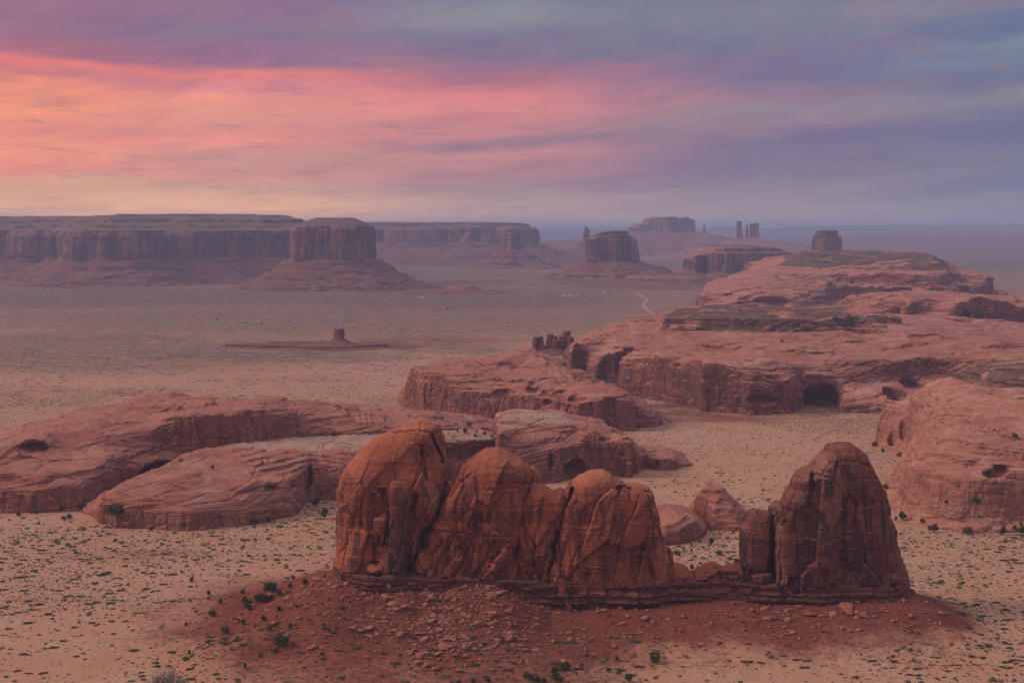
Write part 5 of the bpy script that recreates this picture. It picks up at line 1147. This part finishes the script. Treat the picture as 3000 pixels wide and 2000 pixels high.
# ================================================================== tiny homestead far out on the plain
M['white'] = plain_mat('white_siding', (.78, .76, .72), (.70, .68, .64), .2); M['roofm'] = plain_mat('tin_roof', (.62, .62, .63), (.5, .5, .52), .2)
def shed(u, v, L, Wd, Hh, label):
    x, y = (float(a) for a in Wz(u, v, 0.0)); o = empty('farm_building', (x, y, float(gz(x, y))), label, 'building')
    a, b = L / 2, Wd / 2
    Vw = [(sx * a, sy * b, zz) for zz in (-1, Hh) for sy in (-1, 1) for sx in (-1, 1)]
    mesh('wall', Vw, [(0, 1, 5, 4), (2, 6, 7, 3), (0, 4, 6, 2), (1, 3, 7, 5), (0, 2, 3, 1)], M['white'], o, smooth=False)
    a += .4; b += .4
    Vr = [(-a, -b, Hh), (a, -b, Hh), (a, b, Hh), (-a, b, Hh), (-a, 0, Hh + 1.6), (a, 0, Hh + 1.6)]
    mesh('roof', Vr, [(0, 1, 5, 4), (2, 3, 4, 5), (3, 2, 1, 0)], M['roofm'], o, smooth=False)
for a in ((1651,867,22,8,4,'longest white building, left in the row far out on the plain'),(1667,867,9,7,3.5,'small white house next to the longest far white building'),(1675,867,8,7,3.5,'second small white house in the far row on the plain'),(1692,867,8,7,3,'white house at the right end of the far row'),(1767,859,9,7,4,'left of two tiny white houses near the far dirt road'),(1774,859,8,7,4,'right of two tiny white houses near the far dirt road'),(1230,871,9,7,4,'left tiny white hut on the far green plain'),(1240,871,10,8,4,'right tiny white hut on the far green plain')): shed(*a)

# ================================================================== the rim the picture is taken from, with its dry bush
yv = np.concatenate([np.linspace(-160, 44, 60), [46, 47, 50, 54, 60]]); xv = np.linspace(-140, 140, 80)
Xr, Yr = np.meshgrid(xv, yv, indexing='ij')
Zr = np.minimum(298.2, 299.0 - .345 * np.maximum(Yr, 2)) + .35 * fbm(Xr * .15, Yr * .15, 1., 4) - .4; Zr = np.where(Yr > 45, Zr - (Yr - 45) ** 2 * 1.35, Zr)
n1, n2 = Xr.shape; ii = np.arange(n1 * n2).reshape(n1, n2)
tag(mesh('terrain_rim', np.stack([Xr, Yr, Zr], 2).reshape(-1, 3), np.stack([ii[:-1, :-1], ii[1:, :-1], ii[1:, 1:], ii[:-1, 1:]], 2).reshape(-1, 4), M['slick']), kind='structure')
def dry_bush():
    D = 40.0; x0, _, zt = (float(a) for a in Pd(487, 1950, D)); zg = 299 - .345 * D - .4
    o = empty('dry_bush', (x0, D, zg), 'silvery dry twiggy bush poking up at the bottom left, closest to the viewer', 'bush')
    hgt = zt - zg; r = np.random.default_rng(5); P = []; lc, lr = [], []; RB = .86
    for k in range(520):
        th = r.uniform(0, 6.28); q = r.uniform(0, 1) ** .5
        e = np.array([math.cos(th) * q * RB, math.sin(th) * q * RB, hgt * (1 - .30 * q * q) * r.uniform(.72, 1.02)])
        b = np.array([r.normal(0, .10), r.normal(0, .10), 0.0]); m1 = b + (e - b) * .5 + r.normal(0, .09, 3)
        P.append(tube([b, m1, e], [.014, .010, .004], 4))
        for _ in range(7):
            s0 = m1 + (e - m1) * r.uniform(.1, .98); t_ = s0 + r.normal(0, .075, 3) + np.array([0, 0, .05])
            P.append(tube([s0, (s0 + t_) / 2, t_], [.007, .005, .003], 4))
        lc.append(b + (e - b) * r.uniform(.55, .93)); lr.append((.11, .11, .10))
    mesh('twigs', *join(P), plain_mat('silver_twig', (.22, .20, .18), (.42, .39, .36), 9.0), o)
    mesh('foliage', *tri_cloud(lc, lr, 9000, .020, 77), leafmat('dusty_leaf', (.050, .052, .034), (.095, .094, .066), (.075, .070, .050)), o, smooth=False)
dry_bush()

# ================================================================== haze over the valley
def haze():
    m = bpy.data.materials.new('evening_haze'); m.use_nodes = True; t = NT(m.node_tree); t.n.clear()
    pv = t.new('ShaderNodeVolumePrincipled'); pv.inputs['Color'].default_value = (0.51, 0.64, 1.0, 1); pv.inputs['Density'].default_value = 4.1e-5; pv.inputs['Anisotropy'].default_value = 0.1
    t.put(t.new('ShaderNodeOutputMaterial').inputs['Volume'], pv.outputs[0])
    x, y0, y1, z0, z1 = 62000, -9000, 96500, -32, 500
    V = [(a, b, c) for c in (z0, z1) for b in (y0, y1) for a in (-x, x)]
    Fq = [(0, 2, 3, 1), (4, 5, 7, 6), (0, 1, 5, 4), (2, 6, 7, 3), (0, 4, 6, 2), (1, 3, 7, 5)]
    tag(mesh('haze', V, Fq, m, smooth=False), kind='stuff')
haze()
